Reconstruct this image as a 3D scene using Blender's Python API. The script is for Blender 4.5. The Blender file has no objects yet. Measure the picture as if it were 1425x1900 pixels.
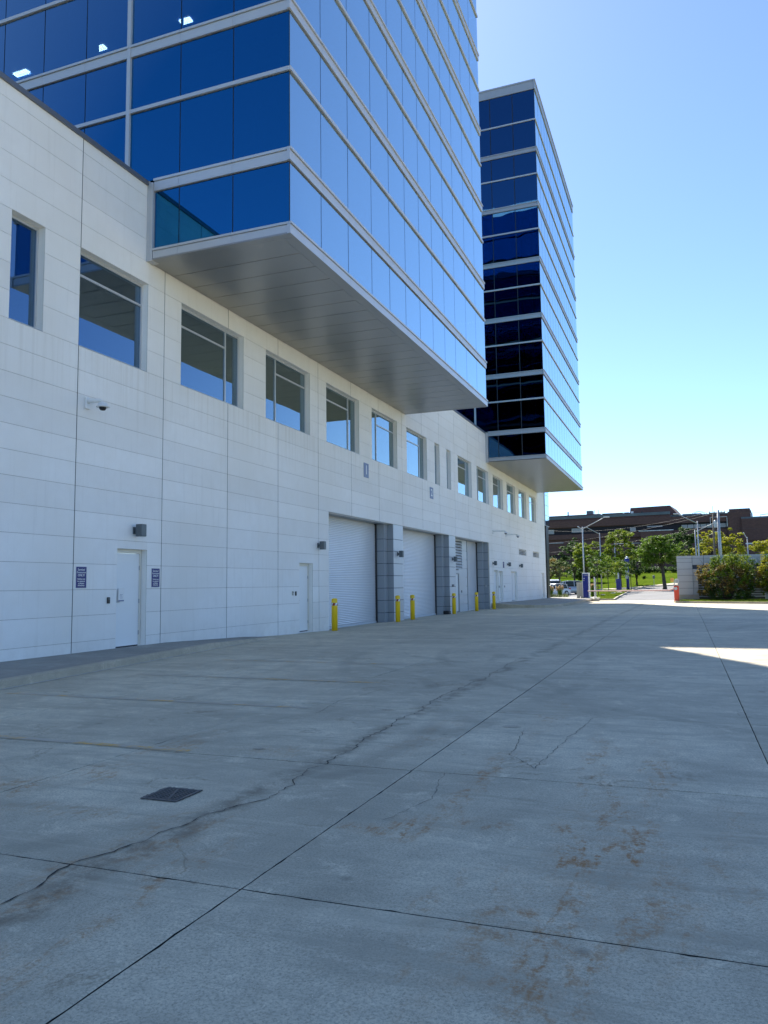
import bpy, math, random
from mathutils import Vector, Matrix
random.seed(7)
S = bpy.context.scene
COL = S.collection

# ------------------------------------------------------------------ camera
YAW, PITCH, ROLL = 0.3667934, 0.0931606, -0.0127925
f = Vector((-math.sin(YAW)*math.cos(PITCH), math.cos(YAW)*math.cos(PITCH), math.sin(PITCH)))
r0 = f.cross(Vector((0, 0, 1))).normalized(); u0 = r0.cross(f)
r = r0*math.cos(ROLL)+u0*math.sin(ROLL); u = -r0*math.sin(ROLL)+u0*math.cos(ROLL)
cd = bpy.data.cameras.new('camera'); cam = bpy.data.objects.new('camera', cd); COL.objects.link(cam)
M = Matrix((( r.x, u.x, -f.x, 13.0), (r.y, u.y, -f.y, 0.0), (r.z, u.z, -f.z, 1.6), (0, 0, 0, 1)))
cam.matrix_world = M
cd.sensor_fit = 'VERTICAL'; cd.sensor_height = 24.0; cd.lens = 24.0*1445.0/1900.0
cd.clip_start = 0.05; cd.clip_end = 3000
S.camera = cam

# ------------------------------------------------------------------ light
SUN_EL, SUN_AZ = math.radians(45.4), math.radians(26.0)      # azimuth: from +Y towards -X
w = bpy.data.worlds.new('World'); S.world = w; w.use_nodes = True
nt = w.node_tree; nt.nodes.clear()
out = nt.nodes.new('ShaderNodeOutputWorld'); bg = nt.nodes.new('ShaderNodeBackground'); sky = nt.nodes.new('ShaderNodeTexSky')
sky.sky_type = 'NISHITA'; sky.sun_disc = False
sky.sun_elevation = SUN_EL; sky.sun_rotation = -SUN_AZ
sky.air_density = 0.75; sky.dust_density = 0.15; sky.ozone_density = 5.2; sky.altitude = 100
bg.inputs['Strength'].default_value = 0.10
nt.links.new(sky.outputs[0], bg.inputs['Color']); nt.links.new(bg.outputs[0], out.inputs['Surface'])
sd = bpy.data.lights.new('sun', 'SUN'); sun = bpy.data.objects.new('sun', sd); COL.objects.link(sun)
sd.energy = 3.8; sd.angle = math.radians(0.5); sd.color = (1.0, 0.94, 0.84)
sdir = Vector((-math.sin(SUN_AZ)*math.cos(SUN_EL), math.cos(SUN_AZ)*math.cos(SUN_EL), math.sin(SUN_EL)))
sun.rotation_euler = sdir.to_track_quat('Z', 'Y').to_euler(); sun.location = (0, 0, 80)
S.view_settings.view_transform = 'Standard'; S.view_settings.look = 'None'
S.view_settings.exposure = 1.38; S.view_settings.gamma = 1.0; S.view_settings.use_curve_mapping = False
S.render.resolution_x = 768; S.render.resolution_y = 1024

# ------------------------------------------------------------------ helpers
ORG = {}
def tag(o, label=None, cat=None, group=None, kind=None):
    if label: o['label'] = label
    if cat: o['category'] = cat
    if group: o['group'] = group
    if kind: o['kind'] = kind
    return o
def root(name, loc, label, cat, group=None, local=False):
    o = bpy.data.objects.new(name, None); COL.objects.link(o); o.location = loc
    o.empty_display_size = 0.2
    ORG[o.name] = Vector((0, 0, 0)) if local else Vector(loc)
    return tag(o, label, cat, group)
def link(name, me, parent=None, loc=(0, 0, 0)):
    o = bpy.data.objects.new(name, me); COL.objects.link(o); o.parent = parent; o.location = loc
    ORG[o.name] = ORG[parent.name] if parent else Vector((0, 0, 0))
    return o
class MB:
    def __init__(s): s.v = []; s.f = []; s.m = []
    def quad(s, a, b, c, d, m=0):
        n = len(s.v); s.v += [a, b, c, d]; s.f.append((n, n+1, n+2, n+3)); s.m.append(m); return s
    def box(s, x0, x1, y0, y1, z0, z1, m=0):
        n = len(s.v)
        s.v += [(x0,y0,z0),(x1,y0,z0),(x1,y1,z0),(x0,y1,z0),(x0,y0,z1),(x1,y0,z1),(x1,y1,z1),(x0,y1,z1)]
        for q in ((0,3,2,1),(4,5,6,7),(0,1,5,4),(1,2,6,5),(2,3,7,6),(3,0,4,7)):
            s.f.append(tuple(n+i for i in q)); s.m.append(m)
        return s
    def bbox(s, x0, x1, y0, y1, z0, z1, b=0.01, m=0):      # box with chamfered vertical+horizontal edges (superellipse-ish rings)
        rings = [(z0, b), (z0+b, 0), (z1-b, 0), (z1, b)]
        n0 = len(s.v)
        for z, i in rings:
            for x, y in ((x0+i+b*(i==0), y0+i),(x1-i-b*(i==0), y0+i),(x1-i, y0+i+b*(i==0)),(x1-i, y1-i-b*(i==0)),(x1-i-b*(i==0), y1-i),(x0+i+b*(i==0), y1-i),(x0+i, y1-i-b*(i==0)),(x0+i, y0+i+b*(i==0))):
                s.v.append((x, y, z))
        for k in range(3):
            for j in range(8):
                a = n0+k*8+j; c = n0+k*8+(j+1) % 8
                s.f.append((a, c, c+8, a+8)); s.m.append(m)
        s.f.append(tuple(n0+7-j for j in range(8))); s.m.append(m)
        s.f.append(tuple(n0+24+j for j in range(8))); s.m.append(m)
        return s
    def tube(s, pts, rad, n=8, m=0, caps=True):
        pts = [Vector(p) for p in pts]; rads = rad if isinstance(rad, (list, tuple)) else [rad]*len(pts)
        base = len(s.v); prev = None
        for i, p in enumerate(pts):
            t = (pts[min(i+1, len(pts)-1)]-pts[max(i-1, 0)]).normalized()
            a = prev if prev is not None else (Vector((1, 0, 0)) if abs(t.x) < 0.8 else Vector((0, 1, 0)))
            x = (a-t*a.dot(t)).normalized(); y = t.cross(x); prev = x
            for k in range(n):
                an = 2*math.pi*k/n
                s.v.append(tuple(p+(x*math.cos(an)+y*math.sin(an))*rads[i]))
        for i in range(len(pts)-1):
            for k in range(n):
                a = base+i*n+k; b = base+i*n+(k+1) % n
                s.f.append((a, b, b+n, a+n)); s.m.append(m)
        if caps:
            s.f.append(tuple(base+n-1-k for k in range(n))); s.m.append(m)
            e = base+(len(pts)-1)*n
            s.f.append(tuple(e+k for k in range(n))); s.m.append(m)
        return s
    def lathe(s, cx, cy, prof, n=20, m=0):                 # prof: list of (radius, z)
        base = len(s.v)
        for rr, z in prof:
            for k in range(n):
                a = 2*math.pi*k/n; s.v.append((cx+rr*math.cos(a), cy+rr*math.sin(a), z))
        for i in range(len(prof)-1):
            for k in range(n):
                a = base+i*n+k; b = base+i*n+(k+1) % n
                s.f.append((a, b, b+n, a+n)); s.m.append(m)
        s.f.append(tuple(base+n-1-k for k in range(n))); s.m.append(m)
        e = base+(len(prof)-1)*n; s.f.append(tuple(e+k for k in range(n))); s.m.append(m)
        return s
    def mesh(s, name, mats, off=Vector((0, 0, 0)), smooth=False):
        me = bpy.data.meshes.new(name)
        ox, oy, oz = off
        me.from_pydata([(a-ox, b-oy, c-oz) for a, b, c in s.v], [], s.f)
        mats = mats if isinstance(mats, (list, tuple)) else [mats]
        for mm in mats: me.materials.append(mm)
        if len(mats) > 1: me.polygons.foreach_set('material_index', s.m)
        if smooth: me.polygons.foreach_set('use_smooth', [len(p) < 5 for p in s.f])
        me.update(); return me
    def build(s, name, mats, parent=None, smooth=False):
        off = ORG[parent.name] if parent else Vector((0, 0, 0))
        return link(name, s.mesh(name, mats, off, smooth), parent)
def text(parent, body, size, mat, loc, rot, extrude=0.002, align='CENTER', name='lettering', spacing=1.0, bold=0.0):
    c = bpy.data.curves.new('t', 'FONT'); c.body = body; c.size = size; c.extrude = extrude
    c.align_x = align; c.align_y = 'CENTER'; c.offset = bold; c.space_character = spacing; c.resolution_u = 3
    o = bpy.data.objects.new('t', c); COL.objects.link(o)
    me = bpy.data.meshes.new_from_object(o.evaluated_get(bpy.context.evaluated_depsgraph_get()))
    bpy.data.objects.remove(o)
    me.materials.clear(); me.materials.append(mat)
    t = link(name, me, parent, Vector(loc)-ORG[parent.name]); t.rotation_euler = rot
    return t
def clamp(x, a=0.0, b=1.0): return max(a, min(b, x))
def rect_sub(rc, holes):
    rs = [rc]
    for h in holes:
        nx = []
        for (a0, a1, b0, b1) in rs:
            if h[0] >= a1 or h[1] <= a0 or h[2] >= b1 or h[3] <= b0: nx.append((a0, a1, b0, b1)); continue
            if h[0] > a0: nx.append((a0, h[0], b0, b1))
            if h[1] < a1: nx.append((h[1], a1, b0, b1))
            m0, m1 = max(a0, h[0]), min(a1, h[1])
            if h[2] > b0: nx.append((m0, m1, b0, h[2]))
            if h[3] < b1: nx.append((m0, m1, h[3], b1))
        rs = nx
    return [q for q in rs if q[1]-q[0] > 0.012 and q[3]-q[2] > 0.012]

# ------------------------------------------------------------------ materials
def node_mat(name):
    m = bpy.data.materials.new(name); m.use_nodes = True
    n = m.node_tree; b = n.nodes['Principled BSDF']; return m, n, b
def noise(n, scale, detail=4, rough=0.55, vec=None, dist=0.0):
    t = n.nodes.new('ShaderNodeTexNoise'); t.inputs['Scale'].default_value = scale
    t.inputs['Detail'].default_value = detail; t.inputs['Roughness'].default_value = rough; t.inputs['Distortion'].default_value = dist
    if vec: n.links.new(vec, t.inputs['Vector'])
    return t.outputs['Fac']
def ramp(n, src, a, b, ca=(0,0,0,1), cb=(1,1,1,1)):
    t = n.nodes.new('ShaderNodeValToRGB'); e = t.color_ramp.elements
    e[0].position = a; e[0].color = ca; e[1].position = b; e[1].color = cb
    n.links.new(src, t.inputs[0]); return t.outputs[0]
def mix(n, fac, a, b, mode='MIX'):
    t = n.nodes.new('ShaderNodeMix'); t.data_type = 'RGBA'; t.blend_type = mode
    if isinstance(fac, float): t.inputs[0].default_value = fac
    else: n.links.new(fac, t.inputs[0])
    for i, x in ((6, a), (7, b)):
        if isinstance(x, tuple): t.inputs[i].default_value = x if len(x) == 4 else (*x, 1)
        else: n.links.new(x, t.inputs[i])
    return t.outputs[2]
def math_(n, op, a, b=None, c=None):
    t = n.nodes.new('ShaderNodeMath'); t.operation = op
    for i, x in enumerate((a, b, c)):
        if x is None: continue
        if isinstance(x, (int, float)): t.inputs[i].default_value = x
        else: n.links.new(x, t.inputs[i])
    return t.outputs[0]
def pos(n): return n.nodes.new('ShaderNodeNewGeometry').outputs['Position']
def bump(n, b, h, strength=0.2, dist=0.01):
    t = n.nodes.new('ShaderNodeBump'); t.inputs['Strength'].default_value = strength; t.inputs['Distance'].default_value = dist
    n.links.new(h, t.inputs['Height']); n.links.new(t.outputs[0], b.inputs['Normal']); return t
def rnd(n): return n.nodes.new('ShaderNodeObjectInfo').outputs['Random']
def plain(name, col, rough=0.5, metal=0.0, var=0.08, scale=6.0, spec=None, bmp=0.0):
    m, n, b = node_mat(name)
    p = pos(n); f1 = noise(n, scale, 5, 0.6, p)
    c = mix(n, f1, tuple(x*(1-var) for x in col), tuple(min(1, x*(1+var)) for x in col))
    n.links.new(c, b.inputs['Base Color']); b.inputs['Roughness'].default_value = rough; b.inputs['Metallic'].default_value = metal
    if spec is not None: b.inputs['Specular IOR Level'].default_value = spec
    if bmp: bump(n, b, noise(n, scale*8, 4, 0.6, p), bmp, 0.01)
    return m
MAT = {}
def precast():
    m, n, b = node_mat('precast_concrete')
    p = pos(n)
    fine = noise(n, 45, 6, 0.75, p); mid = noise(n, 3.2, 5, 0.65, p); big = noise(n, 0.35, 3, 0.5, p)
    c = mix(n, ramp(n, mid, 0.3, 0.72), (0.83, 0.81, 0.77), (0.88, 0.865, 0.83))
    c = mix(n, ramp(n, fine, 0.45, 0.75), c, (0.90, 0.89, 0.85))
    c = mix(n, ramp(n, big, 0.4, 0.75), c, (0.81, 0.78, 0.72))
    # faint vertical weather runs
    mp = n.nodes.new('ShaderNodeMapping'); mp.inputs['Scale'].default_value = (1, 5, 0.25); n.links.new(p, mp.inputs[0])
    run = noise(n, 1.5, 4, 0.6, mp.outputs[0])
    c = mix(n, math_(n, 'MULTIPLY', ramp(n, run, 0.55, 0.8), 0.22), c, (0.58, 0.55, 0.49))
    sz = n.nodes.new('ShaderNodeSeparateXYZ'); n.links.new(p, sz.inputs[0])
    base_ = math_(n, 'MULTIPLY', ramp(n, sz.outputs[2], 0.05, 0.75, (1,1,1,1), (0,0,0,1)), ramp(n, noise(n, 2.2, 5, 0.7, p), 0.38, 0.66))
    c = mix(n, math_(n, 'MULTIPLY', base_, 0.2), c, (0.42, 0.38, 0.31))
    mp3 = n.nodes.new('ShaderNodeMapping'); mp3.inputs['Scale'].default_value = (1, 7, 0.12); n.links.new(p, mp3.inputs[0])
    sill = n.nodes.new('ShaderNodeMapRange'); sill.inputs['From Min'].default_value = 5.6; sill.inputs['From Max'].default_value = 7.2; n.links.new(sz.outputs[2], sill.inputs['Value'])
    below = math_(n, 'LESS_THAN', sz.outputs[2], 7.26)
    c = mix(n, math_(n, 'MULTIPLY', math_(n, 'MULTIPLY', math_(n, 'MULTIPLY', sill.outputs[0], below), ramp(n, noise(n, 1.0, 4, 0.6, mp3.outputs[0]), 0.50, 0.70)), 0.30), c, (0.50, 0.44, 0.34))
    hs = n.nodes.new('ShaderNodeHueSaturation'); n.links.new(c, hs.inputs['Color'])
    n.links.new(math_(n, 'MULTIPLY_ADD', rnd(n), 0.07, 0.965), hs.inputs['Value'])
    n.links.new(hs.outputs[0], b.inputs['Base Color']); b.inputs['Roughness'].default_value = 0.85
    bump(n, b, fine, 0.12, 0.004); return m
MAT['precast'] = precast()
MAT['sealant'] = plain('joint_sealant', (0.34, 0.32, 0.28), 0.8)
MAT['alu_far'] = plain('shaded_aluminium', (0.40, 0.41, 0.43), 0.4, 0.3, 0.05, 2.0)  # same aluminium for the far tower's bands, the near tower's shade put into its colour
MAT['vseal'] = plain('vertical_joint_seal', (0.055, 0.055, 0.06), 0.8)
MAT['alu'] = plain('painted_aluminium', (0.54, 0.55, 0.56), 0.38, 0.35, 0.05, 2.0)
MAT['alu_dark'] = plain('dark_gasket', (0.02, 0.022, 0.028), 0.5)
MAT['coping'] = plain('coping_metal', (0.16, 0.17, 0.19), 0.4, 0.4, 0.06)
MAT['soffit'] = plain('soffit_metal', (0.34, 0.335, 0.325), 0.32, 0.55, 0.05, 0.8)
MAT['soffit_gap'] = plain('soffit_joint', (0.08, 0.08, 0.08), 0.7)
def glass(name, ior, tint, through, wave, wdist):
    m = bpy.data.materials.new(name); m.use_nodes = True; n = m.node_tree; n.nodes.clear()
    o = n.nodes.new('ShaderNodeOutputMaterial'); mx = n.nodes.new('ShaderNodeMixShader')
    tr = n.nodes.new('ShaderNodeBsdfTransparent'); gl = n.nodes.new('ShaderNodeBsdfGlossy'); 
    tr.inputs[0].default_value = (*through, 1); gl.inputs['Roughness'].default_value = 0.0
    lw = n.nodes.new('ShaderNodeLayerWeight'); lw.inputs['Blend'].default_value = 0.5
    n.links.new(ramp(n, lw.outputs['Facing'], 0.34, 0.60, (*tint, 1), (0.76, 0.94, 1.0, 1)), gl.inputs[0])
    oi = n.nodes.new('ShaderNodeObjectInfo')
    ad = n.nodes.new('ShaderNodeVectorMath'); ad.operation = 'ADD'
    cmb = n.nodes.new('ShaderNodeCombineXYZ'); n.links.new(math_(n, 'MULTIPLY', oi.outputs['Random'], 37.0), cmb.inputs[0])
    n.links.new(pos(n), ad.inputs[0]); n.links.new(cmb.outputs[0], ad.inputs[1])
    h = noise(n, 0.55, 1.0, 0.4, ad.outputs[0])
    bp = n.nodes.new('ShaderNodeBump'); bp.inputs['Strength'].default_value = wave; bp.inputs['Distance'].default_value = wdist
    n.links.new(h, bp.inputs['Height']); n.links.new(bp.outputs[0], gl.inputs['Normal'])
    n.links.new(math_(n, 'MULTIPLY_ADD', math_(n, 'POWER', lw.outputs['Facing'], 3.2), 1-ior, ior), mx.inputs[0]); n.links.new(tr.outputs[0], mx.inputs[1]); n.links.new(gl.outputs[0], mx.inputs[2])
    n.links.new(mx.outputs[0], o.inputs['Surface']); return m
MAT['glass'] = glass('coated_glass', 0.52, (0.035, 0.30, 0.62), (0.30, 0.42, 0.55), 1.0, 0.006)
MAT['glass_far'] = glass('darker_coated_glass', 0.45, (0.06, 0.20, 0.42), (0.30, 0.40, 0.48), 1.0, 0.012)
MAT['glass_win'] = glass('window_glass', 0.26, (0.45, 0.70, 1.0), (0.36, 0.42, 0.46), 1.0, 0.002)
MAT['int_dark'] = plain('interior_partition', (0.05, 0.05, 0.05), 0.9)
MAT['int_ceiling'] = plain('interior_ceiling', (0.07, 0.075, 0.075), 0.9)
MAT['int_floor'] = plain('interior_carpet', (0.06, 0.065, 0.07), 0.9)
def emit(name, col, st):
    m, n, b = node_mat(name); b.inputs['Base Color'].default_value = (*col, 1)
    b.inputs['Emission Color'].default_value = (*col, 1); b.inputs['Emission Strength'].default_value = st; return m
MAT['lamp'] = emit('lit_diffuser', (1.0, 0.84, 0.62), 16.0)

def yard_mat(name, base, stains=True):
    m, n, b = node_mat(name)
    p = pos(n)
    big = noise(n, 0.28, 5, 0.62, p, 0.4); mid = noise(n, 1.6, 6, 0.68, p, 0.6); fine = noise(n, 62, 6, 0.85, p); grit = noise(n, 150, 2, 0.7, p)
    k = lambda s: tuple(x*s for x in base)
    c = mix(n, ramp(n, big, 0.36, 0.64), k(0.74), k(1.16))
    c = mix(n, math_(n, 'MULTIPLY', ramp(n, noise(n, 0.9, 8, 0.75, p, 0.3), 0.44, 0.60), 0.60), c, k(0.66))
    c = mix(n, math_(n, 'MULTIPLY', ramp(n, noise(n, 2.3, 9, 0.80, p, 0.5), 0.53, 0.66), 0.55), c, k(1.45))
    c = mix(n, math_(n, 'MULTIPLY', ramp(n, noise(n, 7.5, 8, 0.85, p, 0.2), 0.50, 0.62), 0.40), c, k(0.62))
    c = mix(n, math_(n, 'MULTIPLY', ramp(n, fine, 0.47, 0.60), 0.7), c, k(0.45))
    c = mix(n, ramp(n, grit, 0.66, 0.74), c, k(1.7))
    c = mix(n, math_(n, 'MULTIPLY', ramp(n, noise(n, 55, 4, 0.8, p), 0.57, 0.66), 0.65), c, k(0.35))
    if stains:
        # tyre scuffs: long curved streaks
        mp = n.nodes.new('ShaderNodeMapping'); mp.inputs['Rotation'].default_value = (0, 0, 0.35); mp.inputs['Scale'].default_value = (0.45, 3.6, 1); n.links.new(p, mp.inputs[0])
        st = noise(n, 0.9, 6, 0.7, mp.outputs[0], 0.5)
        c = mix(n, math_(n, 'MULTIPLY', ramp(n, st, 0.53, 0.60), 0.5), c, k(0.6))
        mp2 = n.nodes.new('ShaderNodeMapping'); mp2.inputs['Rotation'].default_value = (0, 0, -0.5); mp2.inputs['Scale'].default_value = (0.35, 3.2, 1); n.links.new(p, mp2.inputs[0])
        st2 = noise(n, 0.8, 5, 0.7, mp2.outputs[0], 0.8)
        c = mix(n, math_(n, 'MULTIPLY', ramp(n, st2, 0.55, 0.66), 0.18), c, k(1.4))
        # rust and mud blots, each with its own place and breadth
        sx = n.nodes.new('ShaderNodeSeparateXYZ'); n.links.new(p, sx.inputs[0])
        wob = noise(n, 1.7, 4, 0.6, p)
        rust = noise(n, 9.0, 8, 0.9, p, 0.3)
        acc = None
        blots = [(12.35,5.0,.22,1.3,1.0),(12.62,4.9,.14,1.1,1.0),(12.2,3.95,.25,.6,.8),(12.75,4.2,.22,.7,.7),(11.25,5.0,.16,.22,1.0),(11.55,5.25,.28,.12,.8),(11.0,4.9,.22,.10,.9),
                 (11.35,6.3,.10,1.0,.8),(12.2,7.3,.10,1.0,.7),(12.7,7.2,.1,1.2,.7),(12.45,3.4,.2,.4,.9),(10.25,3.9,.08,.6,.8),(10.35,3.0,.07,.4,.6),(8.2,5.6,.3,.35,.7),(7.7,5.0,.4,.25,.8),(8.9,4.6,.7,.14,.5),
                 (9.9,4.3,.12,.55,.7),(9.62,3.9,.10,.9,.5),(11.75,3.6,.06,.7,.5),(13.2,5.2,.12,.8,.6),(12.0,3.1,.10,.35,.6),(9.35,6.9,.5,.2,.4),(10.4,8.0,.2,.9,.4),(8.1,6.9,.18,.7,.6),(11.4,9.5,.12,1.2,.5),(9.8,2.9,.1,.8,.7),(10.2,2.55,.35,.25,.5)]
        for (bx, by, rx, ry, a) in blots:
            dx = math_(n, 'MULTIPLY', math_(n, 'ADD', math_(n, 'SUBTRACT', sx.outputs[0], bx), math_(n, 'MULTIPLY_ADD', wob, 0.7, -0.35)), 1/rx)
            dy = math_(n, 'MULTIPLY', math_(n, 'SUBTRACT', sx.outputs[1], by), 1/ry)
            d = math_(n, 'ADD', math_(n, 'MULTIPLY', dx, dx), math_(n, 'MULTIPLY', dy, dy))
            v = math_(n, 'MULTIPLY', math_(n, 'MAXIMUM', math_(n, 'SUBTRACT', 1.0, math_(n, 'MULTIPLY', d, 0.45)), 0.0), a)
            acc = v if acc is None else math_(n, 'MAXIMUM', acc, v)
        mpv = n.nodes.new('ShaderNodeMapping'); mpv.inputs['Scale'].default_value = (2.0, 0.55, 1); n.links.new(p, mpv.inputs[0])
        vn = noise(n, 1.5, 5, 0.6, mpv.outputs[0], 0.4)
        ridge = ramp(n, math_(n, 'ABSOLUTE', math_(n, 'SUBTRACT', vn, 0.5)), 0.006, 0.05, (1,1,1,1), (0,0,0,1))
        msk = math_(n, 'MULTIPLY', acc, math_(n, 'MULTIPLY', ramp(n, rust, 0.45, 0.56), math_(n, 'MULTIPLY_ADD', ridge, 0.85, 0.25)))
        c = mix(n, math_(n, 'MULTIPLY', msk, 0.95), c, (0.40, 0.19, 0.055))
        thin = ramp(n, math_(n, 'ABSOLUTE', math_(n, 'SUBTRACT', noise(n, 0.55, 6, 0.62, p, 0.5), 0.47)), 0.0012, 0.010, (1,1,1,1), (0,0,0,1))
        c = mix(n, math_(n, 'MULTIPLY', math_(n, 'MULTIPLY', thin, ramp(n, noise(n, 0.8, 3, 0.6, p), 0.50, 0.62)), math_(n, 'MULTIPLY_ADD', ramp(n, rust, 0.42, 0.55), 0.5, 0.12)), c, (0.20, 0.135, 0.07))
        # tyre marks: arcs of turning lorries
        for (ax, ay, R_, wd, a) in ((2.0, 8.0, 8.2, .12, .38), (2.0, 8.0, 10.1, .13, .32), (-6.0, 14.0, 17.5, .14, .35), (-6.0, 14.0, 15.4, .13, .3), (20.0, 20.0, 12.5, .13, .35), (20.0, 20.0, 14.4, .14, .3), (3.0, 33.0, 9.5, .16, .4), (4.0, 33.5, 11.4, .15, .35), (-30., 5., 36.5, .12, .25), (16., -4., 11.6, .11, .25), (16., -4., 13.4, .11, .25)):
            ex = math_(n, 'SUBTRACT', sx.outputs[0], ax); ey = math_(n, 'SUBTRACT', sx.outputs[1], ay)
            L_ = math_(n, 'SQRT', math_(n, 'ADD', math_(n, 'MULTIPLY', ex, ex), math_(n, 'MULTIPLY', ey, ey)))
            rg_ = ramp(n, math_(n, 'ABSOLUTE', math_(n, 'SUBTRACT', L_, math_(n, 'MULTIPLY_ADD', noise(n, 0.22, 2, 0.5, p), 0.9, R_-.45))), wd*.55, wd*1.25, (1,1,1,1), (0,0,0,1))
            c = mix(n, math_(n, 'MULTIPLY', math_(n, 'MULTIPLY', rg_, ramp(n, noise(n, 0.45, 3, 0.6, p), 0.40, 0.60)), math_(n, 'MULTIPLY_ADD', fine, 0.9*a, 0.45*a)), c, k(0.40))
        # oil drips
        vo = n.nodes.new('ShaderNodeTexVoronoi'); vo.inputs['Scale'].default_value = 1.3; n.links.new(p, vo.inputs['Vector'])
        c = mix(n, math_(n, 'MULTIPLY', ramp(n, vo.outputs['Distance'], 0.03, 0.07, (1,1,1,1), (0,0,0,1)), 0.55), c, k(0.35))
        # silt beside the long crack
        cx = math_(n, 'ABSOLUTE', math_(n, 'ADD', math_(n, 'SUBTRACT', sx.outputs[0], 9.80), math_(n, 'MULTIPLY_ADD', wob, 0.5, -0.25)))
        cm = math_(n, 'MULTIPLY', ramp(n, cx, 0.02, 0.20, (1,1,1,1), (0,0,0,1)), ramp(n, noise(n, 2.6, 8, 0.8, p), 0.44, 0.56))
        c = mix(n, math_(n, 'MULTIPLY', cm, 0.6), c, (0.16, 0.125, 0.08))
        hs = n.nodes.new('ShaderNodeHueSaturation'); n.links.new(c, hs.inputs['Color'])
        n.links.new(math_(n, 'MULTIPLY_ADD', rnd(n), 0.10, 0.95), hs.inputs['Value']); c = hs.outputs[0]
    n.links.new(c, b.inputs['Base Color']); b.inputs['Roughness'].default_value = 0.82
    bump(n, b, fine, 0.35, 0.004); return m
MAT['yard'] = yard_mat('yard_concrete', (0.68, 0.60, 0.435))
MAT['kerb'] = yard_mat('kerb_concrete', (0.58, 0.50, 0.37), False)
MAT['platform'] = yard_mat('platform_concrete', (0.38, 0.36, 0.31), False)
MAT['road'] = yard_mat('road_asphalt', (0.22, 0.215, 0.21), False)
MAT['joint'] = plain('joint_dirt', (0.035, 0.034, 0.03), 0.9)
MAT['crack'] = plain('crack_dirt', (0.035, 0.034, 0.030), 0.9, 0, 0.5, 9)
MAT['iron'] = plain('cast_iron', (0.12, 0.12, 0.12), 0.55, 0.3, 0.3, 30, bmp=0.4)
def worn_paint():
    m, n, b = node_mat('worn_yellow_paint'); p = pos(n)
    mp = n.nodes.new('ShaderNodeMapping'); mp.inputs['Scale'].default_value = (0.35, 1, 1); n.links.new(p, mp.inputs[0])
    c = mix(n, ramp(n, noise(n, 30, 6, 0.8, mp.outputs[0]), 0.40, 0.60), (0.47, 0.41, 0.34), (0.80, 0.44, 0.05))
    c = mix(n, ramp(n, noise(n, 1.6, 3, 0.6, p), 0.50, 0.60), (0.50, 0.44, 0.34), c)
    n.links.new(c, b.inputs['Base Color']); b.inputs['Roughness'].default_value = 0.8; return m
MAT['line'] = worn_paint()
MAT['yellow'] = plain('yellow_bollard_plastic', (0.88, 0.58, 0.01), 0.42, 0, 0.08, 4)
MAT['white'] = plain('white_paint', (0.78, 0.78, 0.76), 0.5, 0, 0.03)
MAT['frame'] = plain('cream_door_frame', (0.74, 0.71, 0.62), 0.5, 0, 0.03)
MAT['door'] = plain('door_paint', (0.80, 0.81, 0.80), 0.45, 0, 0.03, 2)
MAT['red'] = plain('red_tape', (0.30, 0.03, 0.02), 0.5)
MAT['navy'] = plain('navy_sign_face', (0.012, 0.02, 0.16), 0.35, 0, 0.05)
MAT['slate'] = plain('slate_sign_face', (0.15, 0.18, 0.30), 0.4, 0, 0.05)
MAT['black'] = plain('black_plastic', (0.012, 0.012, 0.014), 0.4)
MAT['lampgrey'] = plain('grey_lamp_housing', (0.11, 0.13, 0.14), 0.45, 0.3)
MAT['steel'] = plain('galvanised_steel', (0.42, 0.43, 0.44), 0.45, 0.5, 0.12, 5)
MAT['shutter'] = plain('shutter_slat_paint', (0.68, 0.69, 0.71), 0.24, 0.25, 0.04, 1.5)
MAT['greypanel'] = plain('grey_metal_panel', (0.31, 0.335, 0.36), 0.4, 0.15, 0.05, 2)
MAT['palepanel'] = plain('pale_metal_panel', (0.62, 0.64, 0.66), 0.4, 0.1, 0.04, 2)
MAT['darkjoint'] = plain('dark_panel_joint', (0.04, 0.055, 0.085), 0.6)
MAT['concrete_col'] = plain('cast_concrete', (0.36, 0.345, 0.30), 0.85, 0, 0.12, 5, bmp=0.2)
MAT['encl'] = plain('enclosure_panel', (0.42, 0.44, 0.46), 0.45, 0.1, 0.06, 2)
MAT['orange'] = plain('orange_cabinet', (0.75, 0.06, 0.012), 0.4)
MAT['amber'] = plain('amber_plastic', (0.75, 0.38, 0.08), 0.4)
MAT['beige'] = plain('beige_cabinet', (0.45, 0.43, 0.37), 0.6)
MAT['bluekiosk'] = plain('kiosk_blue', (0.008, 0.018, 0.20), 0.3, 0, 0.04)
MAT['wood'] = plain('weathered_wood_pole', (0.16, 0.13, 0.10), 0.9, 0, 0.25, 9, bmp=0.5)
MAT['bark'] = plain('bark', (0.07, 0.055, 0.04), 0.95, 0, 0.3, 9, bmp=0.6)
MAT['wire'] = plain('overhead_wire', (0.05, 0.055, 0.06), 0.6)
MAT['carwhite'] = plain('white_car_paint', (0.70, 0.71, 0.73), 0.25, 0.0, 0.01); MAT['carsilver'] = plain('silver_car_paint', (0.42, 0.46, 0.52), 0.28, 0.5, 0.02)
MAT['cargrey'] = plain('dark_car_paint', (0.05, 0.055, 0.065), 0.25, 0.3, 0.02)
MAT['carglass'] = plain('car_glass', (0.02, 0.03, 0.04), 0.05, 0, 0.02)
MAT['tyre'] = plain('tyre_rubber', (0.02, 0.02, 0.02), 0.8)
MAT['taillight'] = plain('tail_lamp_red', (0.45, 0.02, 0.02), 0.3)
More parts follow.
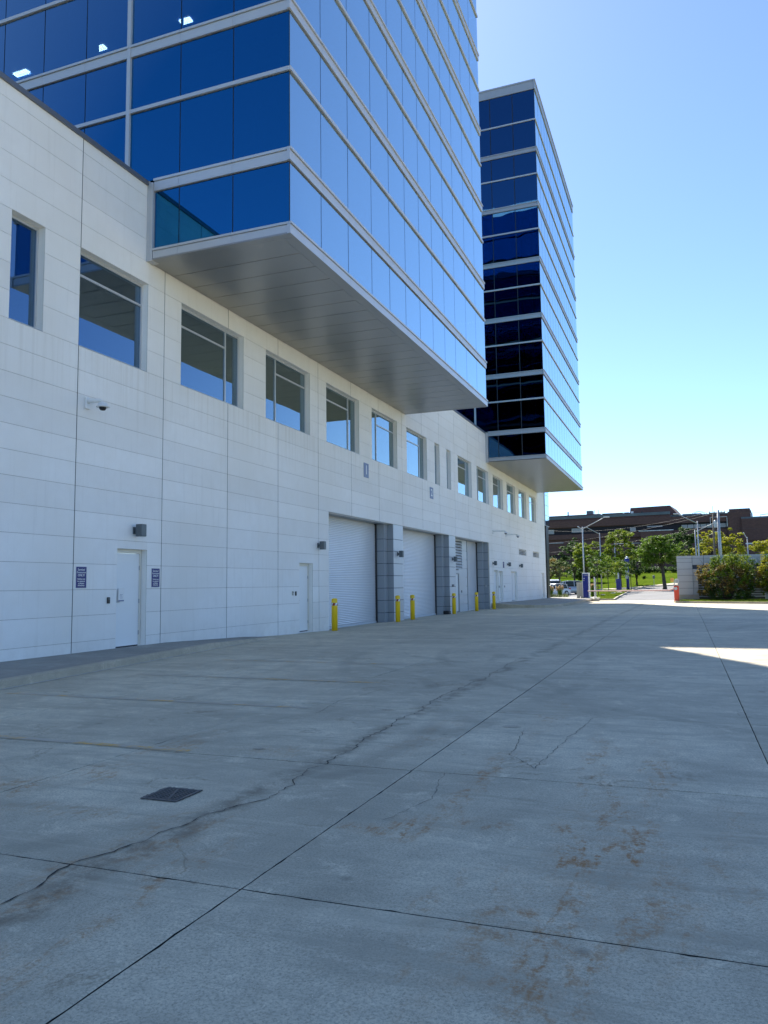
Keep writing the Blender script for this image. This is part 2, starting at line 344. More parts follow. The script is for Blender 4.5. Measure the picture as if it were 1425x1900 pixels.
def brick_mat():
    m, n, b = node_mat('dark_brick')
    tc = n.nodes.new('ShaderNodeTexCoord'); mp = n.nodes.new('ShaderNodeMapping')
    mp.inputs['Rotation'].default_value = (math.pi/2, 0, 0); n.links.new(tc.outputs['Object'], mp.inputs[0])
    br = n.nodes.new('ShaderNodeTexBrick'); br.inputs['Scale'].default_value = 1.0
    br.inputs['Brick Width'].default_value = 0.4; br.inputs['Row Height'].default_value = 0.2; br.inputs['Mortar Size'].default_value = 0.015
    br.inputs['Color1'].default_value = (0.125, 0.058, 0.052, 1); br.inputs['Color2'].default_value = (0.17, 0.080, 0.070, 1); br.inputs['Mortar'].default_value = (0.11, 0.08, 0.075, 1)
    n.links.new(mp.outputs[0], br.inputs['Vector'])
    c = mix(n, math_(n, 'MULTIPLY', noise(n, 0.25, 4, 0.6, pos(n)), 0.6), br.outputs[0], (0.065, 0.035, 0.036))
    n.links.new(c, b.inputs['Base Color']); b.inputs['Roughness'].default_value = 0.9; return m
MAT['brick'] = brick_mat()
MAT['roofmetal'] = plain('weathered_roof_metal', (0.12, 0.145, 0.17), 0.7, 0.1, 0.35, 0.6)
MAT['farglass'] = plain('far_window_glass', (0.03, 0.027, 0.034), 0.7, 0, 0.1, spec=0.12)
MAT['blind'] = plain('window_blind', (0.36, 0.35, 0.38), 0.8, 0, 0.15, 2)
def grass_mat():
    m, n, b = node_mat('lawn_grass'); p = pos(n)
    c = mix(n, ramp(n, noise(n, 0.12, 5, 0.6, p), 0.35, 0.65), (0.085, 0.145, 0.012), (0.14, 0.19, 0.022))
    c = mix(n, ramp(n, noise(n, 3.0, 5, 0.7, p), 0.40, 0.62), c, (0.055, 0.09, 0.008))
    c = mix(n, ramp(n, noise(n, 0.5, 4, 0.6, p), 0.62, 0.75), c, (0.11, 0.125, 0.03))
    n.links.new(c, b.inputs['Base Color']); b.inputs['Roughness'].default_value = 0.95; b.inputs['Specular IOR Level'].default_value = 0.0
    bump(n, b, noise(n, 14, 4, 0.7, p), 0.8, 0.08); return m
MAT['grass'] = grass_mat()
def leaf_mat(name, a, bcol, c3):
    m, n, b = node_mat(name); p = pos(n)
    c = mix(n, ramp(n, noise(n, 1.1, 3, 0.6, p), 0.35, 0.65), a, bcol)
    c = mix(n, ramp(n, noise(n, 7.0, 2, 0.6, p), 0.55, 0.75), c, c3)
    n.links.new(c, b.inputs['Base Color']); b.inputs['Roughness'].default_value = 0.6; b.inputs['Specular IOR Level'].default_value = 0.2
    tl = n.nodes.new('ShaderNodeBsdfTranslucent'); n.links.new(c, tl.inputs[0])
    mx = n.nodes.new('ShaderNodeMixShader'); mx.inputs[0].default_value = 0.38
    n.links.new(b.outputs[0], mx.inputs[1]); n.links.new(tl.outputs[0], mx.inputs[2])
    n.links.new(mx.outputs[0], n.nodes['Material Output'].inputs['Surface']); return m
MAT['leaf'] = leaf_mat('leaf_green', (0.085, 0.165, 0.015), (0.15, 0.24, 0.025), (0.24, 0.31, 0.04))
MAT['leaf_dark'] = leaf_mat('leaf_dark', (0.045, 0.10, 0.022), (0.08, 0.14, 0.03), (0.13, 0.19, 0.05))
MAT['leaf_yellow'] = leaf_mat('leaf_yellow', (0.27, 0.30, 0.02), (0.44, 0.42, 0.03), (0.55, 0.50, 0.06))
MAT['leaf_lime'] = leaf_mat('leaf_lime', (0.15, 0.225, 0.018), (0.25, 0.31, 0.03), (0.36, 0.38, 0.06))
MAT['leaf_pale'] = leaf_mat('leaf_pale', (0.10, 0.14, 0.04), (0.18, 0.21, 0.07), (0.28, 0.30, 0.13))
MAT['leaf_rust'] = leaf_mat('leaf_rust', (0.15, 0.12, 0.03), (0.25, 0.18, 0.045), (0.30, 0.23, 0.09))
MAT['plume'] = leaf_mat('grass_plume', (0.42, 0.27, 0.14), (0.50, 0.34, 0.20), (0.55, 0.40, 0.26))

# ------------------------------------------------------------------ ground
def g(x, y):                                   # level of the concrete yard
    r1 = clamp((y-20)/7); r2 = clamp((y-35)/23)
    return -0.02*r1-0.12*r2-0.17*clamp((2.05-x)/2.9)*r1*(1-0.5*r2)
HT = [(-2000, -0.14), (80, -0.14), (100, 0.2), (115, 0.57), (125, 0.9), (165, 3.4), (190, 4.2), (260, 5), (900, 9)]
def hill(y):
    for (a, za), (b, zb) in zip(HT, HT[1:]):
        if y <= b: return za+(zb-za)*(y-a)/(b-a)
    return HT[-1][1]
ys = [-900, -300, -100, -40, 0, 20, 27, 35, 46, 58, 64, 72, 80, 84, 88, 92, 96, 100, 105, 110, 115, 120, 125, 130, 140, 150, 160, 170, 180, 190, 220, 260, 400, 900, 1500]
xs = [-1500, -500, -150, -60, -20, -4, 2.05, 8, 14, 22, 40, 80, 200, 600, 1500]
mb = MB(); 
for y in ys:
    for x in xs: mb.v.append((x, y, (min(g(x, y), 0)-0.09) if y < 66 else hill(y)-0.02-0.03*(y < 80)))
for j in range(len(ys)-1):
    for i in range(len(xs)-1):
        a = j*len(xs)+i; mb.f.append((a, a+1, a+1+len(xs), a+len(xs))); mb.m.append(0)
tag(mb.build('ground', MAT['grass']), 'grass covered ground rising gently beyond the concrete yard', 'ground', kind='structure')
# yard: base sheet + slabs
yard = root('yard', (13, 5, -0.05), 'grey stained concrete delivery yard of square slabs', 'yard'); yard['kind'] = 'structure'
mb = MB(); XB = [-40, -4, -0.85, 2.05, 10, 22.3, 60, 90]; YB = [-60, -3, 10, 20, 27, 35, 46, 58, 66.3]
for a, b in zip(XB, XB[1:]):
    for c, d in zip(YB, YB[1:]):
        q = lambda x, y: (x, y, g(x, y)-0.035)
        mb.quad(q(a, c), q(b, c), q(b, d), q(a, d))
mb.build('sub_base', MAT['yard'], yard)
XJ = [-0.85, 2.05, 4.95, 7.85, 10.72, 13.6, 16.5, 19.4, 22.3]
YJ = [-2.4, 0.65, 3.74, 6.53, 9.7, 12.7, 15.7, 18.7, 21.7, 24.7, 27.7, 30.7, 33.7, 36.7, 39.7, 42.7, 45.7, 48.7, 51.7, 54.7, 57.7, 60.7, 63.7, 66.2]
rg = random.Random(3)
for i in range(len(XJ)-1):
    for j in range(len(YJ)-1):
        x0, x1, y0, y1 = XJ[i], XJ[i+1], YJ[j], YJ[j+1]
        near = y0 < 13
        gap = 0.0042; gy = 0.0062 if near else 0.0065
        nx = ny = 44 if near else 1
        jt = (lambda: rg.uniform(-0.0014, 0.0018) + (rg.random() < 0.10)*rg.uniform(0.002, 0.008)) if near else (lambda: 0.0)
        ring = []
        for k in range(nx): ring.append((x0+gap+(x1-x0-2*gap)*k/nx, y0+gy+jt()))
        for k in range(ny): ring.append((x1-gap-jt(), y0+gap+(y1-y0-2*gap)*k/ny))
        for k in range(nx): ring.append((x1-gap-(x1-x0-2*gap)*k/nx, y1-gy-jt()))
        for k in range(ny): ring.append((x0+gap+jt(), y1-gap-(y1-y0-2*gap)*k/ny))
        n = len(ring); m2 = MB()
        dz = rg.uniform(0, 0.002)
        for (x, y) in ring: m2.v.append((x, y, g(x, y)+dz-0.004))
        cxm, cym = (x0+x1)/2, (y0+y1)/2
        ins = 0.006
        for (x, y) in ring: m2.v.append((x+ins*(1 if x < cxm-1.3 else -1 if x > cxm+1.3 else 0), y+ins*(1 if y < cym-(y1-y0)*.48 else -1 if y > cym+(y1-y0)*.48 else 0), g(x, y)+dz))
        for (x, y) in ring: m2.v.append((x, y, g(x, y)-0.033))
        for k in range(n):
            k2 = (k+1) % n
            m2.f.append((k, k2, n+k2, n+k)); m2.m.append(0)
            m2.f.append((2*n+k, 2*n+k2, k2, k)); m2.m.append(1)
        m2.f.append(tuple(n+k for k in range(n))); m2.m.append(0)
        m2.build('slab', [MAT['yard'], MAT['joint']], yard)
# long crack and side cracks (narrow dirt-filled ribbons)
def ribbon(name, pts, wid, mat, parent, zoff=0.006, seg=0.05, wob=0.03, wvar=0.6, sd_=1, **kw):
    rr = random.Random(sd_); P = []
    for (a, b) in zip(pts, pts[1:]):
        L = math.hypot(b[0]-a[0], b[1]-a[1]); n = max(1, int(L/seg))
        for k in range(n): P.append((a[0]+(b[0]-a[0])*k/n, a[1]+(b[1]-a[1])*k/n))
    P.append(pts[-1]); m = MB(); o = 0.0
    for i, p in enumerate(P):
        q = P[min(i+1, len(P)-1)]; p0 = P[max(i-1, 0)]
        dx, dy = q[0]-p0[0], q[1]-p0[1]; L = math.hypot(dx, dy) or 1; nx, ny = -dy/L, dx/L
        o = o*0.8+rr.uniform(-wob, wob)*0.5
        ww = wid*(1+rr.uniform(-wvar, wvar))/2
        cx, cy = p[0]+nx*o, p[1]+ny*o
        for s_ in (-1, 1): m.v.append((cx+nx*ww*s_, cy+ny*ww*s_, g(cx, cy)+zoff))
        if i: a = 2*i; m.f.append((a-2, a, a+1, a-1)); m.m.append(0)
    return m.build(name, mat, parent)
ribbon('crack', [(9.6,2.6),(9.67,3.15),(9.62,3.69),(9.78,4.32),(9.86,5.1),(9.94,5.55),(9.86,6.56),(9.86,7.17),(9.75,8.17),(9.8,9.52),(9.64,11.27),(9.78,13.01),(9.6,16.7)], 0.008, MAT['crack'], yard, sd_=2, wob=0.06, wvar=0.9)
ribbon('crack', [(11.3,8.6),(11.38,7.4),(11.72,6.9)], 0.005, MAT['crack'], yard, sd_=4)
ribbon('crack', [(11.72,6.9),(11.78,8.2),(11.9,9.6)], 0.004, MAT['crack'], yard, sd_=5)
ribbon('crack', [(8.6,9.0),(8.45,10.0),(8.6,11.3)], 0.005, MAT['crack'], yard, sd_=6)
ribbon('crack', [(11.0,5.1),(11.15,5.7),(11.0,6.5)], 0.003, MAT['crack'], yard, sd_=9)
# worn yellow bay lines
for k, (x0, x1, y) in enumerate(((3.1, 8.31, 9.36), (5.6, 8.39, 6.60), (3.4, 8.24, 12.05), (3.4, 8.2, 14.9))):
    ribbon('bay_line', [(x0, y), (x1, y)], 0.10, MAT['line'], yard, zoff=0.0055, wob=0.0, wvar=0.05, seg=0.2)
# white repair spots
for (x, y, s_) in ((11.1, 8.8, .12), (9.35, 9.5, .10), (13.0, 14.0, .15), (10.9, 24.0, .5), (9.0, 6.9, .07)):
    m = MB(); n = 14; rr = random.Random(int(x*10))
    for k in range(n): a = 2*math.pi*k/n; q = s_*rr.uniform(.6, 1.1); m.v.append((x+q*math.cos(a), y+q*.7*math.sin(a), g(x, y)+0.006))
    m.f.append(tuple(range(n))); m.m.append(0)
    m.build('mortar_patch', MAT['kerb'], yard)

# drain grate
dg = root('drain_grate', (9.21, 5.2, 0), 'small square cast iron drain grate sunk in the concrete slab', 'drain')
m = MB(); gx0, gx1, gy0, gy1 = 9.05, 9.37, 5.03, 5.37
m.box(gx0, gx1, gy0, gy0+.022, -.02, .0075); m.box(gx0, gx1, gy1-.022, gy1, -.02, .0075); m.box(gx0, gx0+.022, gy0+.022, gy1-.022, -.02, .0075); m.box(gx1-.022, gx1, gy0+.022, gy1-.022, -.02, .0075)
m.build('frame', MAT['iron'], dg)
MB().box(gx0+.022, gx1-.022, gy0+.022, gy1-.022, -.02, .003).build('sump', MAT['joint'], dg)
for k in range(9):
    if k < 7: MB().box(gx0+.05+k*.035, gx0+.058+k*.035, gy0+.024, gy1-.024, .0025, .0050).build('bar', MAT['iron'], dg)
    y = gy0+.035+k*.033
    MB().box(gx0+.024, gx1-.024, y, y+.011, .003, .0065).build('bar', MAT['iron'], dg)
m = MB(); 
for s_ in (0,): m.quad((gx0+.11, gy1-.03, .0082), (gx0+.13, gy1-.03, .0082), (gx1-.08, gy0+.03, .0082), (gx1-.1, gy0+.03, .0082))
m.build('cross_strap', MAT['iron'], dg)
m = MB(); rq = random.Random(8); cn = [(gx0, gy0), (gx1, gy0), (gx1, gy1), (gx0, gy1)]
for a, b in zip(cn, cn[1:]+cn[:1]):
    nx_, ny_ = (b[1]-a[1]), -(b[0]-a[0]); L_ = math.hypot(nx_, ny_); nx_ /= L_; ny_ /= L_
    for k in range(16):
        p0 = [a[i]+(b[i]-a[i])*k/16 for i in (0, 1)]; p1 = [a[i]+(b[i]-a[i])*(k+1)/16 for i in (0, 1)]; w0 = rq.uniform(.004, .02)
        m.quad((*p0, .0052), (p0[0]+nx_*w0, p0[1]+ny_*w0, .0052), (p1[0]+nx_*w0*.8, p1[1]+ny_*w0*.8, .0052), (*p1, .0052))
m.build('broken_edge', MAT['joint'], dg)

# near raised platform along the wall
def plat_x(y): return 2.65-(y-9.63)*0.143 if y < 19.5 else (1.24-(y-19.5)*0.10 if y < 22.6 else max(0.02, 0.93-(y-22.6)**2*0.26))
def plat_z(y): return 0.144-clamp((y-17.5)/5)*(0.144+0.0)+(-0.10*clamp((y-21.5)/3))
pl = root('raised_platform', (1, 12, 0), 'grey raised concrete walkway with worn kerb along foot of the white wall', 'pavement'); pl['kind'] = 'structure'
yy = [4, 6, 8] + [9+0.5*k for k in range(32)]
mp_, mk = MB(), MB()
rr = random.Random(5)
for a, b in zip(yy, yy[1:]):
    za, zb = plat_z(a), plat_z(b); xa, xb = plat_x(a), plat_x(b)
    mp_.quad((-0.02, a, za+.012*(0)), (xa-.15, a, za), (xb-.15, b, zb), (-0.02, b, zb))
    pa, pb = [rr.uniform(0, .006) for _ in range(2)]
    for (A, B, C, Dd) in (((xa-.15, a, za+.004), (xa-.02, a, za+.004), (xb-.02, b, zb+.004), (xb-.15, b, zb+.004)),
                          ((xa-.02, a, za+.004), (xa+.0, a, za-.018), (xb+.0, b, zb-.018), (xb-.02, b, zb+.004)),
                          ((xa, a, za-.018), (xa+.015, a, g(xa, a)-.03), (xb+.015, b, g(xb, b)-.03), (xb, b, zb-.018))):
        mk.quad(A, B, C, Dd)
    mk.quad((xa-.15, a, za-.01), (xa-.15, a, za+.004), (xb-.15, b, zb+.004), (xb-.15, b, zb-.01))
mp_.build('walkway_surface', MAT['platform'], pl); mk.build('kerb', MAT['kerb'], pl)
ribbon('gutter_joint', [(plat_x(y)+.035, y) for y in yy if y < 22], 0.03, MAT['white'], pl, zoff=0.007, wob=0.004, wvar=.5)
# far platform beyond the dock
pf = root('far_platform', (2, 65, 0), 'grey raised concrete walkway beyond the last dock door with curved kerb', 'pavement'); pf['kind'] = 'structure'
edge = [(0.05, 55.0), (1.5, 54.5), (3.2, 54.2), (3.9, 54.6), (4.35, 55.6), (4.6, 57.5), (4.7, 62), (4.75, 68), (4.9, 74), (5.3, 77.5), (5.2, 79), (4.6, 84)]
zt = lambda x, y: 0.05+0.11*clamp((2.5-x)/2.5)*clamp((72-y)/12)+0.02
mt, mk = MB(), MB()
for (a, b) in zip(edge, edge[1:]):
    ya, yb = max(a[1], 55.2), max(b[1], 55.2)
    def inn(p, d): 
        c = Vector((1.5, 66)); v = (c-Vector(p)); v.normalize(); return (p[0]+v.x*d, p[1]+v.y*d)
    ia, ib = inn(a, .18), inn(b, .18)
    za, zb = zt(*a), zt(*b)
    for s0, s1 in ((0, .33), (.33, .66), (.66, 1)):
        C = (-0.3, 0)
        A0 = (ia[0]+(-0.3-ia[0])*s0, ia[1]+(max(ia[1], 55.0)-ia[1])*s0); A1 = (ia[0]+(-0.3-ia[0])*s1, ia[1]+(max(ia[1], 55.0)-ia[1])*s1)
        B0 = (ib[0]+(-0.3-ib[0])*s0, ib[1]+(max(ib[1], 55.0)-ib[1])*s0); B1 = (ib[0]+(-0.3-ib[0])*s1, ib[1]+(max(ib[1], 55.0)-ib[1])*s1)
        if max(abs(A1[1]-B1[1]), abs(A0[1]-B0[1])) > 0.001 or s0 == 0:
            mt.quad((*A0, zt(*A0)), (*B0, zt(*B0)), (*B1, zt(*B1)), (*A1, zt(*A1)))
    mk.quad((*a, za-.01), (*b, zb-.01), (*ib, zb+.004), (*ia, za+.004))
    mk.quad((*a, -.3), (*b, -.3), (*b, zb-.01), (*a, za-.01))
mt.build('walkway_surface', MAT['platform'], pf); mk.build('kerb', MAT['kerb'], pf)

# ------------------------------------------------------------------ podium building
Z = lambda z: z+1.6                       # heights below were measured from eye level
pod = root('podium_building', (-8, 40, 0), 'long white precast concrete service building with dock doors and a window strip', 'building')
BAY = [14.05+3.2*k for k in range(-3, 21)] + [78.95]
BAY = [y for y in BAY if y < 78.96]; BAY[-2:] = [78.05, 78.95] if BAY[-2] > 77.9 else BAY[-2:]
ZR = [-1.95, -1.216, -0.62, -0.025, 0.575, 1.18, 1.79, 2.37, 2.905, 3.45, 4.0, 4.54, 5.10, 5.665, 6.27, 6.87, 7.47, 8.05, 8.65, 9.25, 9.85, 10.42, 10.78]
WIN = [(12.02, 12.95, 'N'), (14.05, 16.54, 'T'), (18.01, 21.36, 'R'), (22.79, 26.14, 'L'), (27.59, 30.94, 'R'), (32.42, 35.77, 'L'), (37.19, 40.54, 'R'),
       (42.0, 42.93, 'N'), (44.38, 45.26, 'N'), (46.84, 50.19, 'R'), (51.63, 54.98, 'L'), (56.42, 59.77, 'R'), (61.2, 64.55, 'L'), (66.05, 69.35, 'R'), (70.85, 74.2, 'L'),
       (7.2, 8.13, 'N'), (9.6, 10.53, 'N')]
WH = [(a, b, Z(5.665), Z(8.06)) for a, b, _ in WIN]
DOORS = [  # y0 y1 z0 z1 label, reader?
    (15.52, 16.66, 0.06, 2.58), (25.24, 26.33, -0.14, 2.43), (56.05, 57.52, 0.12, 2.56), (57.62, 58.98, 0.12, 2.52), (62.05, 64.42, 0.12, 2.54), (76.1, 77.85, 0.04, 2.56)]
DH = [(a, b, -0.4, d) for a, b, c, d in DOORS]
LV = [(65.5, 68.75, Z(2.37), Z(2.88)), (72.0, 75.15, Z(2.36), Z(2.88))]
DOCK = [(27.75, 54.68, -1.0, Z(2.905))]
HOLES = WH+DH+LV+DOCK
# core
core = MB()
for (a, b, c, d) in rect_sub((1.0, 78.93, -0.6, Z(10.74)), HOLES):
    core.box(-.36, -.022, a, b, c, d, 0)
core.build('wall_core', MAT['precast'], pod)
seal = MB()
for (a, b, c, d) in rect_sub((1.0, 78.93, -0.6, Z(10.74)), [(h[0]-.004, h[1]+.004, h[2]-.004, h[3]+.004) for h in HOLES]):
    seal.box(-.0215, -.013, a, b, c, d, 0)
seal.build('joint_backing', MAT['sealant'], pod)
vs = MB()
for k_, yv in enumerate(BAY[1:-1]):
    for (a, b, c, d) in rect_sub((yv-.0145, yv+.0145, -.5, Z(10.74)), HOLES): vs.box(-.0128, -.006-.002*(k_ % 3 == 0), a, b, c, d)
vs.build('vertical_seal', MAT['vseal'], pod)['kind'] = 'stuff'
# panels
cells = []
for i in range(len(BAY)-1):
    for j in range(len(ZR)-1):
        y0, y1, z0, z1 = BAY[i], BAY[i+1], Z(ZR[j]), Z(ZR[j+1])
        if y1 <= 27.8 and z0 > Z(5.6) and z1 < Z(8.2) and False: pass
        cells.append((y0, y1, z0, z1))
cells.sort(key=lambda c: math.hypot(13, (c[0]+c[1])/2) + (60 if c[1] < 10.9 else 0))
count = 0; restm = MB()
for (y0, y1, z0, z1) in cells:
    gv, gh = (0.013, 0.0040)
    full = (y0+gv, y1-gv, z0+gh, z1-gh)
    rs = rect_sub(full, HOLES)
    if not rs: continue
    for (a, b, c, d) in rs:
        if count >= 299: restm.box(-.012, 0.0, a, b, c, d)
        else: MB().box(-.012, 0.0, a, b, c, d).build('wall_panel', MAT['precast'], pod)
        count += 1
o = restm.build('wall_panel', MAT['precast'], pod); o['kind'] = 'stuff'
# parapet coping, far end return, roof, back
for a_, b_ in ((1.0, 16.42), (37.06, 54.32), (75.3, 79.0)): MB().box(-.42, .055, a_, b_, Z(10.745), Z(10.86)).build('coping', MAT['coping'], pod)
MB().box(-30, -.37, 1.0, 78.9, Z(10.1), Z(10.3)).build('roof', MAT['roofmetal'], pod)
MB().box(-30, -.37, 78.45, 78.95, -.5, Z(10.7)).build('end_wall', MAT['precast'], pod)
MB().box(-30, -.37, 1.0, 1.3, -.5, Z(10.7)).build('end_wall', MAT['precast'], pod)
# interior behind the window strip
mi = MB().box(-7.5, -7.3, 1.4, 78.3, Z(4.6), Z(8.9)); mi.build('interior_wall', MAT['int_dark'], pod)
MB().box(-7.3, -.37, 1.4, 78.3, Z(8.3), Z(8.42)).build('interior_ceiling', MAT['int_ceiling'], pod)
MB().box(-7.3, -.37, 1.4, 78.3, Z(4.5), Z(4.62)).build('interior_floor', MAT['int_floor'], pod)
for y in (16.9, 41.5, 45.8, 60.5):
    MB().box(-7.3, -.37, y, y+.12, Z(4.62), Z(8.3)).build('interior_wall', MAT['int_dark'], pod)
# windows
def window(y0, y1, kind, z0=Z(5.665), z1=Z(8.06)):
    x0, x1 = -.25, -.185; t = .055
    fr = MB().box(x0, x1, y0+.001, y1-.001, z0+.001, z0+.07).box(x0, x1, y0+.001, y1-.001, z1-.07, z1-.001).box(x0, x1, y0+.001, y0+t, z0+.07, z1-.07).box(x0, x1, y1-t, y1-.001, z0+.07, z1-.07)
    w_ = fr.build('window', MAT['alu'], pod)
    ya, yb, za, zb = y0+t, y1-t, z0+.07, z1-.07
    zt_ = z0+0.755*(z1-z0)
    panes = []
    mu = MB()
    if kind == 'N': panes = [(ya, yb, za, zb)]
    elif kind == 'T': mu.box(x0+.004, x1+.006, ya, yb, zt_-.028, zt_+.028); panes = [(ya, yb, za, zt_-.028), (ya, yb, zt_+.028, zb)]
    elif kind == 'R':
        ym = y1-.79; mu.box(x0+.004, x1+.006, ym-.028, ym+.028, za, zb).box(x0+.004, x1+.004, ya, ym-.028, zt_-.028, zt_+.028)
        panes = [(ya, ym-.028, za, zt_-.028), (ya, ym-.028, zt_+.028, zb), (ym+.028, yb, za, zb)]
    else:
        ym = y0+1.0; mu.box(x0+.004, x1+.006, ym-.028, ym+.028, za, zb).box(x0+.004, x1+.004, ym+.028, yb, zt_-.028, zt_+.028)
        panes = [(ym+.028, yb, za, zt_-.028), (ym+.028, yb, zt_+.028, zb), (ya, ym-.028, za, zb)]
    if mu.v: mu.build('mullion', MAT['alu'], w_)
    for (a, b, c, d) in panes: MB().box(-.222, -.212, a-.006, b+.006, c-.006, d+.006).build('pane', MAT['glass_win'], w_)
    MB().box(-.21, .012, y0-.0+.002, y1-.002, z0-.0+.001, z0+.012).build('sill', MAT['alu'], w_)
for a, b, k in WIN: window(a, b, k)
# personnel doors
for i, (y0, y1, z0, z1) in enumerate(DOORS):
    fx = -.17
    fr = MB().box(fx-.08, fx, y0+.002, y0+.055, z0, z1-.002).box(fx-.08, fx, y1-.055-.02, y1-.022, z0, z1-.002).box(fx-.08, fx+.002, y0+.055, y1-.075, z1-.10, z1-.002)
    d_ = MB().box(fx-.06, fx-.015, y0+.062, y1-.082, z0+.10, z1-.107).build('door', MAT['door'], pod)
    fr.build('door_frame', MAT['frame'], d_)
    MB().box(fx-.08, fx-.03, y0+.055, y1-.075, z0+.065, z0+.10).build('threshold_gap', MAT['black'], d_)
    MB().box(-.30, -.004, y0+.002, y1-.002, -.3, z0+.065).build('threshold', MAT['precast'], d_)
    for hz in (.35, 1.15, 2.0):
        MB().box(fx-.02, fx+.006, y1-.088, y1-.07, z0+hz, z0+hz+.11).build('hinge', MAT['steel'], d_)
    hm = MB().box(fx-.015, fx-.005, y0+.085, y0+.115, z0+1.12, z0+1.38).tube([(fx-.005, y0+.1, z0+1.2), (fx+.05, y0+.1, z0+1.2), (fx+.055, y0+.24, z0+1.2)], .011, 6)
    hm.build('handle', MAT['steel'], d_)
    if i == 4: MB().box(fx-.012, fx+.004, (y0+y1)/2-.01, (y0+y1)/2+.01, z0+.1, z1-.107).build('meeting_stile', MAT['alu'], d_)
# paper hanger on the first door handle
nt_ = root('door_notice', (-.09, 15.76, 1.3), 'white and blue paper notice hung on handle of the nearest door', 'notice')
MB().box(-.112, -.108, 15.72, 15.93, 1.27, 1.60).build('sheet', MAT['white'], nt_)
MB().box(-.1078, -.1070, 15.725, 15.925, 1.272, 1.305).build('band', MAT['slate'], nt_)
for k in range(4): MB().box(-.1078, -.1070, 15.77+.006*(k % 2), 15.88-.01*(k % 3), 1.35+.03*k, 1.357+.03*k).build('text_line', MAT['slate'], nt_)
# louvres high on the far wall
for (a, b, c, d) in LV:
    lv = MB().box(-.30, -.29, a, b, c, d).build('louvre', MAT['black'], pod)
    n = 4
    for k in range(n):
        zc = c+(d-c)*(k+.5)/n
        m = MB(); m.quad((-.24, a+.01, zc+.07), (-.02, a+.01, zc-.03), (-.02, b-.01, zc-.03), (-.24, b-.01, zc+.07)); m.quad((-.24, b-.01, zc+.05), (-.02, b-.01, zc-.05), (-.02, a+.01, zc-.05), (-.24, a+.01, zc+.05)); m.quad((-.02, a+.01, zc-.05), (-.02, b-.01, zc-.05), (-.02, b-.01, zc-.03), (-.02, a+.01, zc-.03))
        m.build('slat', MAT['precast'], lv)

# ---- dock recess
DP = -.71
LZ = Z(2.905)
MB().box(DP-.5, -.37, 27.4, 55.0, LZ, LZ+.5).build('dock_lintel', MAT['greypanel'], pod)
MB().box(DP-1.0, -.37, 27.2, 27.745, -.4, LZ).build('dock_jamb', MAT['precast'], pod)
MB().box(DP-1.0, DP-.12, 45.94, 51.25, -.4, LZ).build('dock_back_wall', MAT['palepanel'], pod)
for a, b in ((27.7, 36.5), (43.5, 46.5), (50.8, 55.3)):
    MB().box(DP-1.2, DP-1.0, a, b, -.4, LZ+.4).build('dock_inner_wall', MAT['int_dark'], pod)
ROWS = [-.35, 0.28, 0.86, 1.44, 2.03, 2.61, 3.20, 3.78, LZ-.004]
def column(y1, y2, y3, last=False):
    c = MB().box(DP-.3, -.36, y1+.02, y3-.02, -.4, LZ-.004).box(-.36, -.03, y2+.02, y3-.02, -.4, LZ-.004).build('dock_column', MAT['darkjoint'], pod)
    for a, b in zip(ROWS, ROWS[1:]):
        a += .012; b -= .012
        MB().box(DP-.02, -.335, y1, y1+.015, a, b).box(-.335, -.32, y1, y2, a, b).build('side_panel', MAT['greypanel'], c)
        MB().box(-.32, -.02, y2, y2+.015, a, b).build('side_panel', MAT['greypanel'], c)
        if not last: MB().box(-.02, -.004, y2, y3-.002, a, b).build('front_panel', MAT['palepanel'], c)
        if not last: MB().box(DP-.1, -.02, y3-.017, y3-.002, a, b).build('side_panel', MAT['greypanel'], c)
column(34.62, 35.07, 36.43); column(44.08, 44.57, 45.94); column(53.95, 54.35, 54.70, True)
MB().box(-.35, -.005, 54.40, 54.665, -.4, LZ-.004).build('dock_jamb', MAT['concrete_col'], pod)
def shutter(y0, y1, label):
    zb = g(DP, (y0+y1)/2)-.02; d_ = MB().box(DP-.12, DP-.08, y0, y1, zb, LZ).build('dock_door', MAT['shutter'], pod)
    d_['label'] = label
    p = .0745; prof = [(0, 0), (.006, .010), (.010, .028), (.010, .046), (.006, .062), (0, .0715)]
    m = MB()
    for k, (x, z) in enumerate(prof): m.v += [(x, y0+.05, z), (x, y1-.06, z)]
    for k in range(len(prof)-1): m.f.append((2*k, 2*k+1, 2*k+3, 2*k+2)); m.m.append(0)
    me = m.mesh('slat', MAT['shutter'], (0, 0, 0), True)
    n = int((LZ-zb-.13)/p)
    for k in range(n):
        link('slat', me, d_, Vector((DP-.06, 0, zb+.11+k*p))-ORG[d_.name])
    MB().box(DP-.075, DP-.02, y0+.05, y1-.06, zb, zb+.105).build('bottom_bar', MAT['palepanel'], d_)
    MB().box(DP-.08, DP+.02, y1-.06, y1-.003, zb-.05, LZ-.004).build('guide_rail', MAT['black'], d_)
    MB().box(DP-.08, DP+.0, y0+.003, y0+.05, zb-.05, LZ-.004).build('guide_rail', MAT['greypanel'], d_)
shutter(27.76, 34.62, 'roller shutter under the number 1 sign'); shutter(36.44, 44.08, 'roller shutter under the number 2 sign'); shutter(51.3, 53.95, 'narrow roller shutter furthest from the camera')
